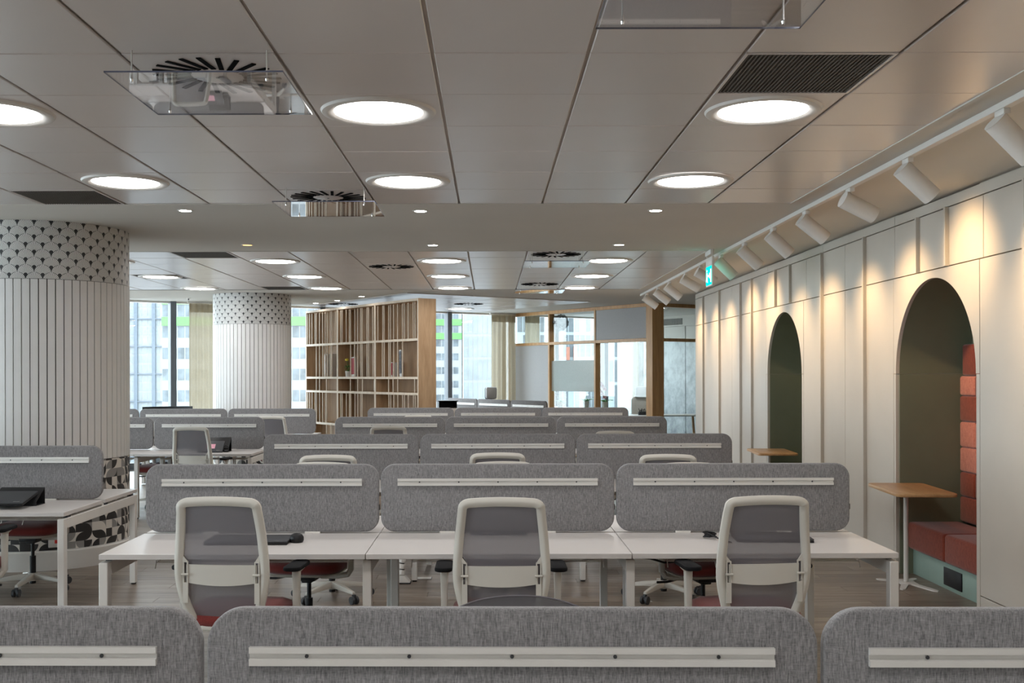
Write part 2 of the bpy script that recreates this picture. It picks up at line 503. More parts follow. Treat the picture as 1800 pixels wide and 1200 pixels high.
for k in (1, 4, 7):  # out-of-view lamps added to brighten the front row
    lamp(colx(k), row1(7), ZC, 'added round ceiling lamp above the front desks outside the picture, %s' % colname[k], 'round lamps added over the front desks')
    lamp(colx(k), 1.3, ZC, 'added round ceiling lamp overhead outside the picture, %s' % colname[k], 'round lamps added over the front desks')
    lamp(colx(k), -1.2, ZC, 'added round ceiling lamp behind the viewpoint, %s' % colname[k], 'round lamps added over the front desks')
for k, j in LAMP2:
    lamp(colx(k), row2(j), ZC, 'glowing round lamp in second tiled bay, %s, %s' % (colname[k], {1: 'nearest', 4: 'middle', 7: 'farthest'}[j]), 'round lamps in the second tiled bay')
p = bay3(1, 3); lamp(p.x, p.y, ZC - .012, 'small looking round lamp in the far angled tile bay', 'round lamps in the far bay')
p = bay3(4, 4); lamp(p.x, p.y, ZC - .012, 'round lamp in the far angled tiles beside the oak glass partition', 'round lamps in the far bay')

# small downlights in the soffits
def make_down():
    t = thing('downlight', '', 'downlight')
    MB().lathe([(0.048, -0.002), (0.052, -0.006), (0.062, -0.006), (0.066, 0.0)], 24).build('trim_ring', M['white'], t)
    MB().lathe([(0.0001, -0.004), (0.049, -0.004), (0.049, 0)], 24).build('diffuser', M['down'], t)
    return t
down0 = make_down(); du_ = [False]
for i, (x, y, lb) in enumerate([(-2.53, 8.85, 'left one in the front soffit row'), (-0.577, 8.9, 'middle one in the front soffit row'), (1.39, 8.9, 'right one in the front soffit row'),
                                (-0.6, 11.25, 'middle one of the row before the second bay'), (1.37, 11.25, 'right one of the row before the second bay'),
                                (px(593, 19.6), 19.6, 'last one over the gap beside the bookcase'), (px(636, 18.6), 18.6, 'nearest of three above the bookcase left end'), (px(555, 20.3), 20.3, 'one nearest the windows left of bookcase')]):
    o = down0 if i == 0 else copy_tree(down0)
    o.location = (x, y, ZC); tag(o, 'small round white downlight, ' + lb, 'downlight', 'small soffit downlights')
o = copy_tree(down0); o.location = (-2.55, 11.2, ZC); tag(o, 'small dim amber downlight in the soffit near the big patterned column', 'downlight')
for c in o.children:
    if c.name.startswith('diffuser'):
        c.data = c.data.copy(); c.data.materials[0] = M['down_amber']

# swirl air diffusers
def make_diffuser():
    t = thing('air_diffuser', '', 'air diffuser')
    MB().box(-T / 2 + .008, T / 2 - .008, -T / 2 + .003, T / 2 - .003, -.002, .016).build('face_plate', M['tile'], t, bevel=.003, seg=1)
    n = 22
    sl = MB().box(0.115, 0.285, -.011, .011, -.006, -.0015).build('slot', M['slot'], t)
    fin = None
    for i in range(n):
        a = 2 * PI * i / n
        s_ = sl if i == 0 else inst(sl, t, (0, 0, 0))
        s_.location = (-math.sin(a) * .03, math.cos(a) * .03, 0); s_.rotation_euler = (0.0, 0, a)
    MB().lathe([(0.0001, -.008), (0.10, -.008), (0.112, -.002)], 32).build('hub_cap', M['tile'], t)
    MB().lathe([(0.0001, -.011), (0.008, -.011), (0.008, -.008)], 12).build('centre_screw', M['dgrey'], t)
    return t
dif0 = make_diffuser(); dfu = [False]
def diffuser(x, y, label, z=ZC, rz=0):
    o = dif0 if not dfu[0] else copy_tree(dif0); dfu[0] = True
    o.location = (x, y, z); o.rotation_euler.z = rz; tag(o, label, 'air diffuser', 'swirl air diffusers in the ceiling')
diffuser(colx(5), row1(5), 'swirl air diffuser with black radial slots above the large left deflector sheet')
diffuser(colx(5), row1(0), 'swirl air diffuser at the far edge of the front tile bay')
diffuser(colx(2), row1(7), 'swirl air diffuser above the clear sheet cut by the top frame edge')
diffuser(colx(5), row2(2), 'swirl air diffuser without a clear sheet, left of middle lamps in second bay')
diffuser(colx(2), row2(0), 'swirl air diffuser at the near edge of the second tile bay')
diffuser(colx(2), row2(6), 'swirl air diffuser above the small far deflector sheet in second bay')
p = bay3(0, 4); diffuser(p.x, p.y, 'swirl air diffuser in the angled tiles just above the bookcase', ZC - .012, UA)
p = bay3(3, 2); diffuser(p.x, p.y, 'swirl air diffuser in angled tiles toward the oak partition', ZC - .012, UA)

# clear deflector sheets
def make_defl():
    t = thing('air_deflector', '', 'air deflector')
    MB().box(-.37, .37, -.36, .36, -.003, .003).build('clear_sheet', M['deflector'], t)
    e = MB(); e.box(-.371, .371, -.3615, -.36, -.0032, .0032); e.box(-.371, .371, .36, .3615, -.0032, .0032)
    e.box(-.371, -.37, -.36, .36, -.0032, .0032); e.box(.37, .371, -.36, .36, -.0032, .0032)
    e.build('sheet_edge', M['acryl_edge'], t)
    h = None
    for sx in (-.285, .285):
        for sy in (-.27, .27):
            if h is None:
                h = MB().cyl((0, 0, -.012), (0, 0, .115), .0035, n=8).build('hanging_rod', M['white'], t); h.location = (sx, sy, 0)
                k = MB().lathe([(0.0001, -.02), (.005, -.016), (.007, -.006), (.005, -.003)], 10).build('rod_nut', M['chrome'], h)
            else:
                q = copy_tree(h, t); q.location = (sx, sy, 0)
    return t
def_0 = make_defl()
for i, (x, y, lb) in enumerate([(colx(5) + .02, 4.76, 'large clear acrylic sheet hung on four rods below the nearest left diffuser'),
                                (colx(5) + .04, 8.06, 'clear acrylic sheet hung in front of the plaster soffit, left of centre'),
                                (colx(2), 3.50, 'clear acrylic sheet with reflections cut by the top edge of the picture'),
                                (colx(2) - .01, row2(6) - .05, 'small far clear acrylic sheet hung below the second bay tiles'),
                                (colx(2), row2(0), 'clear acrylic sheet hung at the near edge of the second tile bay')]):
    o = def_0 if i == 0 else copy_tree(def_0)
    o.location = (x, y, ZC - .115); tag(o, lb, 'air deflector', 'clear sheets under the air diffusers')

# dark grilles
def make_grille():
    t = thing('air_grille', '', 'air grille')
    f = MB(); a, b = T / 2 - .008, T / 2 - .02
    f.box(-a, a, -a, -b, -.003, .016); f.box(-a, a, b, a, -.003, .016); f.box(-a, -b, -b, b, -.003, .016); f.box(b, a, -b, b, -.003, .016)
    f.build('grille_frame', M['tile'], t)
    g = MB(); n = 34
    for i in range(n):
        c = -b + 2 * b * (i + .5) / n
        g.box(c - .003, c + .003, -b, b, .0, .012)
        g.box(-b, b, c - .0015, c + .0015, .002, .012)
    go = g.build('grille_core', M['grille'], t, smooth=False); go['kind'] = 'stuff'
    MB().box(-b, b, -b, b, .020, .024).build('back_plate', M['black'], t)
    return t
gr0 = make_grille()
for i, (x, y, z, rz, lb) in enumerate([(colx(1), row1(5), ZC, 0, 'dark egg crate return grille beside the lamp near the arched wall'),
                                (colx(8), row1(0), ZC, 0, 'grey return grille above the big patterned column'),
                                (colx(8), row2(0), ZC, 0, 'return grille at the near edge of second bay, left side'),
                                (colx(10), row2(4), ZC, 0, 'return grille far left in second bay beside the column edge'),
                                (colx(8), row2(7), ZC, 0, 'return grille above the second patterned column')]):
    o = gr0 if i == 0 else copy_tree(gr0)
    o.location = (x, y, z); o.rotation_euler.z = rz; tag(o, lb, 'air grille', 'return air grilles in the ceiling')

# sprinkler
o = thing('sprinkler_head', 'tiny sprinkler head in the plaster soffit near the left windows', 'sprinkler', (-5.35, 18.9, ZC))
MB().lathe([(0.0001, -.012), (.035, -.01), (.045, 0)], 16).build('rosette', M['white'], o)
MB().cyl((0, 0, -.04), (0, 0, -.01), .01, n=8).build('nozzle', M['dgrey'], o)

# ------------------------------------------------------------------ outer walls
struct(bx('wall_back', (-10, 9, -4.1, -4, 0, ZC + .03), M['plaster']))
struct(bx('wall_far_right', (9, 9.1, -4, 32, 0, ZC + .03), M['plaster']))

# ------------------------------------------------------------------ arched panel wall on the right
WX = 3.50
wall = struct(empty('wall_right'), 'cream panelled wall with arched niches and battens')
BACK = 4.14
ARC = [(8.415, .755), (12.675, .735)]
wb = MB()
ys = [-4, 7.66, 9.17, 11.94, 13.41, 18.1]
wb.box(WX + .03, BACK + .2, -4, 7.66, 0, ZC)
wb.box(WX + .03, BACK + .2, 9.17, 11.94, 0, ZC)
wb.box(WX + .03, BACK + .2, 13.41, 18.1, 0, ZC)
for c, rr in ARC:
    wb.box(WX + .06, BACK + .2, c - rr, c + rr, 2.55, ZC)
    wb.box(BACK, BACK + .2, c - rr, c + rr, 0, 2.55)
wb.build('wall_backing', M['batten'], wall)
# niche linings
for c, rr in ARC:
    nb = MB()
    nb.box(WX + .03, BACK, c - rr - .0, c - rr + .012, 0, CAMZ - .003)
    nb.box(WX + .03, BACK, c + rr - .012, c + rr, 0, CAMZ - .003)
    nb.box(BACK - .012, BACK, c - rr, c + rr, 0, CAMZ - .003)
    nb.build('niche_lower_lining', M['olive'], wall)
    nu = MB(); n = 40
    vs, fs = [], []
    for i in range(n + 1):
        a = PI * i / n
        vs += [(WX + .03, c + math.cos(a) * (rr - .002), CAMZ + math.sin(a) * (rr - .002)), (BACK - .006, c + math.cos(a) * (rr - .002), CAMZ + math.sin(a) * (rr - .002))]
    fs = [(2 * i, 2 * i + 1, 2 * i + 3, 2 * i + 2) for i in range(n)]
    b0 = len(vs)
    for i in range(n + 1):
        a = PI * i / n; vs.append((BACK - .006, c + math.cos(a) * (rr - .002), CAMZ + math.sin(a) * (rr - .002)))
    fs.append(tuple(range(b0, b0 + n + 1)))
    # solid outer shell behind the vault
    for i in range(n + 1):
        a = PI * i / n
        vs += [(WX + .03, c + math.cos(a) * (rr + .01), CAMZ + math.sin(a) * (rr + .01)), (BACK, c + math.cos(a) * (rr + .01), CAMZ + math.sin(a) * (rr + .01))]
    b1 = b0 + n + 1
    fs += [(b1 + 2 * i, b1 + 2 * i + 2, b1 + 2 * i + 3, b1 + 2 * i + 1) for i in range(n)]
    nu.add(vs, fs); nu.build('niche_vault', M['olive'], wall)

SEAM, TOP, BASE = 2.54, 2.99, .132
G = .004
def wpanel(y0, y1, z0, z1, name='wall_panel', mat='panel'):
    bx(name, (WX, WX + .03, y0 + G, y1 - G, z0 + G, z1 - G), M[mat], wall, bevel=.002, seg=1)
low = [18.1, 17.37, 16.15, 15.37, 14.79, 14.15, 13.47]
mid = [11.87, 11.17, 10.48, 9.90, 9.22]
nearl = [7.60, 6.92, 6.23, 5.65, 4.94, 4.2, 3.3, 2.0, 0.5, -1, -2.5, -4]
for L in (low, mid, nearl):
    for a, b in zip(L[:-1], L[1:]):
        wpanel(b, a, BASE, SEAM); wpanel(b, a, 0.0, BASE)
upper = [18.1, 17.37, 16.15, 15.37, 14.79, 14.15, 13.40, 12.98, 12.35, 11.75, 11.17, 10.48, 9.90, 9.19, 8.67, 8.12, 7.54, 6.92, 6.23, 5.65, 4.94, 4.2, 3.3, 2.0, .5, -1, -2.5, -4]
for a, b in zip(upper[:-1], upper[1:]): wpanel(b, a, SEAM, TOP)
for a, b in zip([18.1, 13.4, 11.17, 9.19, 6.92, 4.2, .5], [13.4, 11.17, 9.19, 6.92, 4.2, .5, -4]): wpanel(b, a, TOP, ZC - .012, 'top_panel')
# arch panels
for c, rr in ARC:
    ya, yb = (7.60, 9.22) if c < 10 else (11.87, 13.47)
    z0, z1 = CAMZ + G, SEAM - G
    n = 48; vs, fs = [], []
    ya += G; yb -= G
    for X in (WX, WX + .03):
        for i in range(n + 1):
            a = PI * i / n
            vs.append((X, c + rr * math.cos(a), CAMZ + rr * math.sin(a)))
        for i in range(n + 1):
            a = PI * i / n
            # point on the outer rectangle
            dx, dz = math.cos(a), math.sin(a)
            tmax = 1e9
            if dx > 1e-6: tmax = min(tmax, (yb - c) / dx)
            if dx < -1e-6: tmax = min(tmax, (ya - c) / dx)
            if dz > 1e-6: tmax = min(tmax, (z1 - CAMZ) / dz)
            vs.append((X, c + dx * tmax, CAMZ + dz * tmax))
    m = n + 1
    for i in range(n):
        fs.append((i, i + 1, m + i + 1, m + i))
        fs.append((2 * m + i, 3 * m + i, 3 * m + i + 1, 2 * m + i + 1))
        fs.append((i, 2 * m + i, 2 * m + i + 1, i + 1))
        fs.append((m + i, m + i + 1, 3 * m + i + 1, 3 * m + i))
    # rectangle corners
    for (yy, i0) in ((yb, None), (ya, None)):
        pass
    MB().add(vs, fs).build('arch_panel', M['panel'], wall, smooth=False)
    # fill the two top corners left by the polar sampling
    for sgn, yy in ((1, yb), (-1, ya)):
        ac = math.atan2(z1 - CAMZ, abs(yy - c))
        i0 = int(ac / PI * n); 
        a0, a1 = PI * i0 / n, PI * (i0 + 1) / n
        p0 = (c + sgn * abs(yy - c), CAMZ + math.tan(a0) * abs(yy - c))
        p1 = (c + sgn * (z1 - CAMZ) / math.tan(a1), z1)
        MB().prism([p0, (yy, z1), p1], WX, WX + .03, 'x').build('corner_piece', M['panel'], wall, smooth=False)
    wpanel(ya - G, c - rr, 0, CAMZ, 'arch_jamb'); wpanel(c + rr, yb + G, 0, CAMZ, 'arch_jamb')
def batten(y, z0, z1):
    bx('batten', (WX - .032, WX + .001, y - .014, y + .014, z0, z1), M['panel'], wall, bevel=.002, seg=1)
    bx('batten_shade_strip', (WX - .001, WX + .0015, y - .021, y + .021, z0, z1), M['batten'], wall)  # solid taupe strip, shade beside the batten put in as colour
for y in (17.37, 16.15, 14.79, 14.15, 11.17, 9.90, 6.92, 5.65): batten(y, .0, TOP)
for y in (12.98, 12.35, 8.67, 8.12): batten(y, SEAM, TOP)

# booth in the near niche
booth = thing('booth_seat', 'rust velvet booth bench with sage base and padded back in near arched niche', 'bench', (0, 0, 0))
ya, yb = 7.66 + .013, 9.17 - .013
bx('base', (3.64, BACK - .013, ya, yb, 0, .22), M['sage'], booth, bevel=.003)
ov = bx('socket_cover', (3.630, 3.64, 8.20, 8.52, .035, .175), M['black'], booth, bevel=.002)
MB().box(3.59, BACK - .10, ya + .75, yb, .22, .45).build('seat_cushion', M['rust'], booth, bevel=.03, seg=4)
MB().box(3.59, BACK - .10, ya, ya + .748, .22, .45).build('seat_cushion', M['rust'], booth, bevel=.03, seg=4)
rows = [(.45, .67, 'rust'), (.67, .88, 'rust'), (.88, 1.09, 'salmon'), (1.09, 1.31, 'salmon'), (1.31, 1.53, 'rust'), (1.53, 1.70, 'salmon'), (1.70, 1.97, 'rust_dark')]
for i, (z0, z1, c) in enumerate(rows):
    cuts = [ya, ya + .5 + .25 * (i % 2), ya + 1.0 + .2 * (i % 2), yb]
    for j in range(3):
        mm = c if j == 2 else ['rust', 'salmon', 'rust_dark'][(i + j) % 3]
        if z1 > 1.9: cuts = [ya + .08, ya + .5, ya + 1.0, yb - .05]
        MB().box(BACK - .10, BACK - .013, cuts[j] + .001, cuts[j + 1] - .001, z0 + .001, z1 - .001).build('back_cushion', M[mm], booth, bevel=.022, seg=3)

def niche_table(loc, rz, label):
    t = thing('bistro_table', label, 'table', loc, rz, 'small oak tables at the arched niches')
    MB().prism(rrect(-.235, .235, -.42, .42, .05), .755, .785).build('tabletop', M['oak_top'], t, bevel=.008, seg=2)
    MB().cyl((-.02, .06, .012), (-.02, .06, .755), .019, n=20).build('post', M['white'], t)
    b = MB(); b.box(-.09, .05, -.05, .17, 0, .01)
    b.build('foot_plate', M['white'], t, bevel=.004)
    for (a, l) in ((-1.25, .40), (-1.95, .34), (2.6, .24), (.9, .2)):
        m = MB(); R = Matrix.Rotation(a, 4, 'Z'); o_ = Vector((-.02, .06, 0))
        vs = [R @ Vector(q) + o_ for q in ((.04, -.03, 0), (l - .02, -.022, 0), (l, 0, 0), (l - .02, .022, 0), (.04, .03, 0))]
        vs2 = [q + Vector((0, 0, .009)) for q in vs]
        m.add(vs + vs2, [(0, 1, 2, 3, 4), (9, 8, 7, 6, 5)] + [(i, (i + 1) % 5, 5 + (i + 1) % 5, 5 + i) for i in range(5)])
        m.build('foot', M['white'], t)
    return t
niche_table((3.44, 8.70, 0), math.radians(-4), 'small oak top table with white post before the near arched niche')
niche_table((3.43, 12.95, 0), math.radians(-4), 'small oak top table half hidden at the far arched niche')

# ------------------------------------------------------------------ track and spots
TX = 2.60
tr = tag(MB().box(TX - .022, TX + .022, 2.2, 18.25, ZC - .035, ZC).build('lighting_track', M['white'], None, bevel=.002, seg=1), 'long white lighting track running along the ceiling by the arched wall', 'track')
def make_spot(ax):
    t = thing('track_spotlight', '', 'spotlight')
    MB().box(-.018, .018, -.05, .05, -.03, .0).build('adapter', M['white'], t, bevel=.003)
    MB().cyl((0, 0, -.075), (0, 0, -.03), .009, n=10).build('stem', M['white'], t)
    d = Vector(ax).normalized(); c = Vector((.02, 0, -.115))
    a, b = c - d * .085, c + d * .18
    side = d.orthogonal()
    m = MB(); m.cyl(a, b, .061, n=32, cap=False)
    q0 = len(m.v)
    m.cyl(a, a + d * .002, .061, .061, n=32)
    m.cyl(b - d * .03, b - d * .029, .06, .06, n=32)
    m.build('housing', M['white'], t)
    m = MB(); m.cyl(b - d * .028, b - d * .0275, .046, .046, n=24)
    m.build('lens', M['spot_lens'], t)
    return t, b, d
M['spot_lens'] = emit('spot_lens_glow', (1.0, 0.78, 0.5), 4.0)
spots = [3.2, 4.3, 5.39, 6.61, 7.67, 8.74, 9.75, 10.85, 11.96, 13.1, 14.1, 15.4, 16.4, 17.6]  # first two stand out of view, added for their light
dirs = [(.8, .0, -.6), (.8, .05, -.6), (.72, .06, -.68), (.73, .04, -.66), (.88, .08, -.42), (.78, .05, -.6), (.72, .03, -.66), (.74, .05, -.66), (.70, .0, -.7), (.86, .05, -.46), (.86, .05, -.5), (.76, .05, -.62), (.76, 0, -.62), (.8, 0, -.58)]
for i, (y, d) in enumerate(zip(spots, dirs)):
    t, b, dd = make_spot(d)
    t.location = (TX, y, ZC - .035)
    nm = ['added unseen, nearest of the whole track', 'added unseen, just outside the picture edge', 'nearest, largest and cut by the right picture edge', 'second from the right picture edge', 'third from the right picture edge, tilted nearly level',
          'fourth from the right picture edge', 'fifth from the right picture edge', 'sixth, right of the exit sign gap', 'glowing green beside the exit sign', 'directly left of the exit sign', 'second left of the exit sign',
          'third left of the exit sign', 'second from the far end of the track', 'farthest, at the very end of the track'][i]
    tag(t, 'white cylindrical track spotlight, ' + nm, 'spotlight', 'track spotlights by the arched wall')
    l = bpy.data.lights.new('spot_beam', 'SPOT'); l.energy = SPOT_W; l.color = (1.0, 0.66, 0.33); l.spot_size = math.radians(80); l.spot_blend = 0.9; l.shadow_soft_size = 0.03
    lo = bpy.data.objects.new('spot_beam', l); COL.objects.link(lo); lo.parent = t
    lo.location = b - dd * .02
    aim = Vector(dd)
    lo.rotation_euler = aim.to_track_quat('-Z', 'Y').to_euler()

# exit sign
es = thing('exit_sign', 'small backlit green exit sign with figure and arrow hanging by the track', 'exit sign', (2.44, 11.78, 0))
bx('ceiling_bracket', (-.02, .02, -.13, .17, ZC - .055, ZC), M['white'], es, bevel=.003)
bx('hanger', (-.004, .004, -.145, -.13, ZC - .15, ZC), M['white'], es); bx('hanger', (-.004, .004, .15, .165, ZC - .15, ZC), M['white'], es)
bx('mount_plate', (-.012, .012, -.165, .165, ZC - .17, ZC - .08), M['white'], es, bevel=.002)
bx('sign_panel', (-.012, .012, -.165, .165, ZC - .40, ZC - .17), M['white'], es, bevel=.002)
M['exit_green'] = emit('exit_green_glow', (0.0, 0.62, 0.42), 1.1)
M['exit_white'] = emit('exit_white_glow', (0.85, 1, 0.95), 1.5)
fc = bx('green_face', (-.0135, .0135, -.155, .155, ZC - .385, ZC - .18), M['exit_green'], es)
pc = MB()
for sx in (-1, 1):
    X0, X1_ = sorted((sx * .0135, sx * .0150))
    cz = ZC - .285
    pc.box(X0, X1_, -.125, -.095, cz - .075, cz + .07)          # doorway
    pc.box(X0, X1_, -.05, .045, cz - .008, cz + .012)             # arrow shaft
    pc.prism([(-.07, cz + .002), (-.035, cz + .035), (-.035, cz - .03)], X0, X1_, 'x')
    pc.prism([(.115, cz + .06), (.095, cz + .075), (.078, cz + .06), (.095, cz + .045)], X0, X1_, 'x')
    pc.prism([(.11, cz + .04), (.07, cz + .035), (.075, cz - .01), (.055, cz - .07), (.075, cz - .07), (.095, cz - .02), (.13, cz - .06), (.14, cz - .045), (.11, cz - .005)], X0, X1_, 'x')
pc.build('pictogram', M['exit_white'], es, smooth=False)

# ------------------------------------------------------------------ patterned columns
def column(cx, cy, R, n, label, band_h=.515):
    c = struct(empty('column', (cx, cy, 0)), label)
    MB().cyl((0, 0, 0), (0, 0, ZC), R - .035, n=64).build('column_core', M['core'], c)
    def band(name, mat, z0, z1, r):
        N = 128; vs, fs = [], []
        for i in range(N + 1):
            a = 2 * PI * i / N
            for z in (z0, z1): vs.append((r * math.cos(a), r * math.sin(a), z))
        fs = [(2 * i, 2 * i + 2, 2 * i + 3, 2 * i + 1) for i in range(N)]
        # return lip
        for i in range(N + 1):
            a = 2 * PI * i / N
            for z in (z0, z1): vs.append(((r - .012) * math.cos(a), (r - .012) * math.sin(a), z))
        o2 = 2 * (N + 1)
        fs += [(o2 + 2 * i, o2 + 2 * i + 1, o2 + 2 * i + 3, o2 + 2 * i + 2) for i in range(N)]
        fs += [(2 * i, o2 + 2 * i, o2 + 2 * i + 2, 2 * i + 2) for i in range(N)]
        me = bpy.data.meshes.new(name); me.from_pydata(vs, [], fs)
        uvl = me.uv_layers.new(name='UVMap')
        circ = n * .0702
        for poly in me.polygons:
            for li in poly.loop_indices:
                vi = me.loops[li].vertex_index
                k = (vi % o2) // 2
                uvl.data[li].uv = (circ * k / N, me.vertices[vi].co.z)
        me.polygons.foreach_set('use_smooth', [True] * len(me.polygons)); me.set_sharp_from_angle(angle=.6)
        me.materials.append(mat)
        o = bpy.data.objects.new(name, me); COL.objects.link(o); o.parent = c; return o
    zb = ZC - band_h
    band('scallop_band', M['scallop'], zb, ZC - .001, R - .002)
    band('geometric_band', M['geo'], .17, .95, R - .002)
    w = 2 * PI * R / n
    sl = MB()
    a = w / 2 - .0045
    # slightly curved slat front
    vs = []
    for z in (.955, zb - .004):
        for yy in (-a, -a / 3, a / 3, a):
            vs.append((math.sqrt(R * R - yy * yy), yy, z))
        for yy in (a, -a): vs.append((R - .03, yy, z))
    fs = [(i, (i + 1) % 6, 6 + (i + 1) % 6, 6 + i) for i in range(6)] + [(5, 4, 3, 2, 1, 0), (6, 7, 8, 9, 10, 11)]
    s0 = sl.add(vs, fs).build('slat', M['slat'], c, ang=20)
    for i in range(n):
        o = s0 if i == 0 else inst(s0, c, (0, 0, 0))
        o.rotation_euler.z = 2 * PI * i / n
    MB().lathe([(R - .02, .172), (R + .035, .172), (R + .045, .16), (R + .045, 0)], 96).build('plinth', M['white'], c)
    return c
c1 = column(-4.22, 10.1, .76, 68, 'big round column of white slats with scallop and geometric bands')
c2 = column(-4.09, 18.33, .66, 60, 'farther round column of white slats with scallop band')
a = math.radians(-62)
ws = thing('wall_socket', 'white socket box with red insert on the foot of the big column', 'socket', (-4.22 + .765 * math.cos(a), 10.1 + .765 * math.sin(a), .20), a)
bx('plate', (-.006, .025, -.05, .05, 0, .10), M['white'], ws, bevel=.003)
bx('red_insert', (.024, .032, .0, .035, .035, .065), M['socket_red'], ws, bevel=.002)

# ------------------------------------------------------------------ bench desks
DZ = .78
rng = random.Random(3)
def make_tray(w=1.05):
    m = MB()
    for i in range(9):
        y = -.15 + .30 * i / 8
        m.tube([(-w / 2, y, -.055), (w / 2, y, -.055)], .0022, 4)
    for s_ in (-1, 1):
        m.tube([(-w / 2, s_ * .15, -.055), (-w / 2, s_ * .15, -.0)], .0022, 4); m.tube([(w / 2, s_ * .15, -.055), (w / 2, s_ * .15, -.0)], .0022, 4)
    k = 5
    for i in range(k):
        x = -w / 2 + w * i / (k - 1)
        m.tube([(x, -.17, -.085), (x, -.15, -.057), (x, .15, -.057), (x, .15, .0)], .003, 4)
    return m
tray_me = make_tray().build('cable_tray', M['white'], None).data
bpy.data.objects.remove(bpy.data.objects['cable_tray'])
def legs_frame(parent, xs, y0, y1, centre=False):
    """inverted U frame of square tube"""
    w, d = .046, .06
    g = DZ - .045
    for y in (y0, y1):
        lg = MB().box(xs - w / 2, xs + w / 2, y - d / 2, y + d / 2, .012, g).build('leg', M['white'], parent, bevel=.003, seg=1)
        MB().cyl((xs, y, 0), (xs, y, .014), .02, n=12).build('foot_pad', M['black'], lg)
    if centre:
        ym = (y0 + y1) / 2 + .08
        lg = MB().box(xs - w / 2 + .08, xs + w / 2 + .08, ym - d / 2, ym + d / 2, .012, g).build('leg', M['white'], parent, bevel=.003, seg=1)
    MB().box(xs - w / 2, xs + w / 2, y0 + d / 2, y1 - d / 2, g - .07, g).build('cross_rail', M['white'], parent, bevel=.003, seg=1)
    for y in (y0 + .08, (y0 + y1) / 2 + .07, y1 - .08): bx('spacer', (xs - .015, xs + .015, y - .03, y + .03, g, DZ - .028), M['dgrey'], parent)
def make_screen(w=1.388, h=.403):
    t = thing('desk_screen', '', 'desk divider')
    MB().prism(rrect(-w / 2, w / 2, 0, h, .085, 10), -.018, .018, 'y').build('fabric_panel', M['screenf'], t, bevel=.010, seg=3, ang=60)
    L = w / 2 - .10
    zr = h - .107
    m = MB()
    m.prism([(-.018, zr - .021), (-.030, zr - .021), (-.030, zr - .007), (-.022, zr - .005), (-.022, zr + .005), (-.030, zr + .007), (-.030, zr + .021), (-.018, zr + .021)], -L, L, 'x')
    r_ = m.build('tool_rail', M['rail'], t, smooth=False)
    sc = MB().cyl((0, -.0215, zr), (0, -.0245, zr), .0045, n=8)
    s0 = sc.build('screw', M['dgrey'], r_)
    for i in range(5):
        o = s0 if i == 0 else inst(s0, r_, (0, 0, 0))
        o.location = (-L + 2 * L * (i + .56) / 5.1, 0, 0)
    cl = MB()
    for s_ in (-1, 1): cl.box(s_ * .3 - .045, s_ * .3 + .045, -.03, .03, -.006, .004)
    cl.build('clamp', M['white'], t, bevel=.001, seg=1)
    cap = MB().box(w / 2 - .004, w / 2 + .004, -.008, .008, h * .32, h * .40)
    cap.build('edge_clip', M['black'], t)
    return t
scr0 = make_screen(); scu = [False]
def bench(cx, cy, n, near, far, rz, rowname, pitch=1.4, zoff=0.0, dn=.76, df=.76, order=None):
    L = n * pitch
    b = thing('bench_desk', 'long white bench desk with wire trays, ' + rowname, 'desk', (cx, cy, 0), rz, 'rows of white bench desks')
    y0, y1 = (-dn if near else -.05), (df if far else .05)
    for i in range(n):
        xa, xb = -L / 2 + i * pitch + .002, -L / 2 + (i + 1) * pitch - .002
        if near:
            MB().box(xa, xb, y0, -.022, DZ - .028, DZ).build('tabletop', M['desk'], b, bevel=.0015, seg=1)
            o = bpy.data.objects.new('cable_tray', tray_me); COL.objects.link(o); o.parent = b; o.location = ((xa + xb) / 2 + .05, -.36, DZ - .03)
        if far:
            MB().box(xa, xb, .022, y1, DZ - .028, DZ).build('tabletop', M['desk'], b, bevel=.0015, seg=1)
            o = bpy.data.objects.new('cable_tray', tray_me); COL.objects.link(o); o.parent = b; o.location = ((xa + xb) / 2 + .05, .36, DZ - .03); o.rotation_euler.z = PI
    MB().box(-L / 2 + .01, L / 2 - .01, -.02, .02, DZ - .075, DZ - .03).build('beam', M['white'], b)
    for i in range(n + 1):
        end = i in (0, n)
        xs = -L / 2 + i * pitch + (.024 if i == 0 else -.024 if i == n else .0)
        inset = .03 if end else .10
        legs_frame(b, xs, y0 + inset, y1 - inset, centre=not end and near and far)
    names = order or (['left', 'middle', 'right'] if n == 3 else [str(i) for i in range(n)])
    for i in range(n):
        x = -L / 2 + (i + .5) * pitch
        o = scr0 if not scu[0] else copy_tree(scr0); scu[0] = True
        c, s_ = math.cos(rz), math.sin(rz)
        o.location = (cx + x * c, cy + x * s_, DZ + .006 + zoff); o.rotation_euler = (0, 0, rz)
        if pitch != 1.4: o.scale = (pitch / 1.4, 1, 1)
        tag(o, '%s grey felt divider with aluminium rail %s' % (names[i], rowname), 'desk divider', 'grey felt dividers on the bench desks')
bench(.047, 2.43, 3, True, True, math.radians(-.9), 'in the front row')
bench(.045, 6.34, 3, True, True, 0, 'in the second row')
bench(.07, 9.52, 3, True, True, 0, 'in the third row')
bench(.14, 13.43, 3, True, True, 0, 'in the fourth row')
bench(.13, 17.08, 3, True, False, 0, 'in the fifth row')
bench(-5.02, 8.05, 3, True, True, 0, 'in the left row before big column')
bench(-4.94, 13.43, 3, True, True, 0, 'in the left row behind big column')
bench(-4.85, 16.85, 3, True, True, 0, 'in the left row by the windows', df=.5)
fb = Vector((1.08, 20.0, 0)) + V * 1.755
bench(fb.x, fb.y, 3, True, False, UA + PI / 2 + PI, 'in the far angled row', pitch=1.17, zoff=.03)

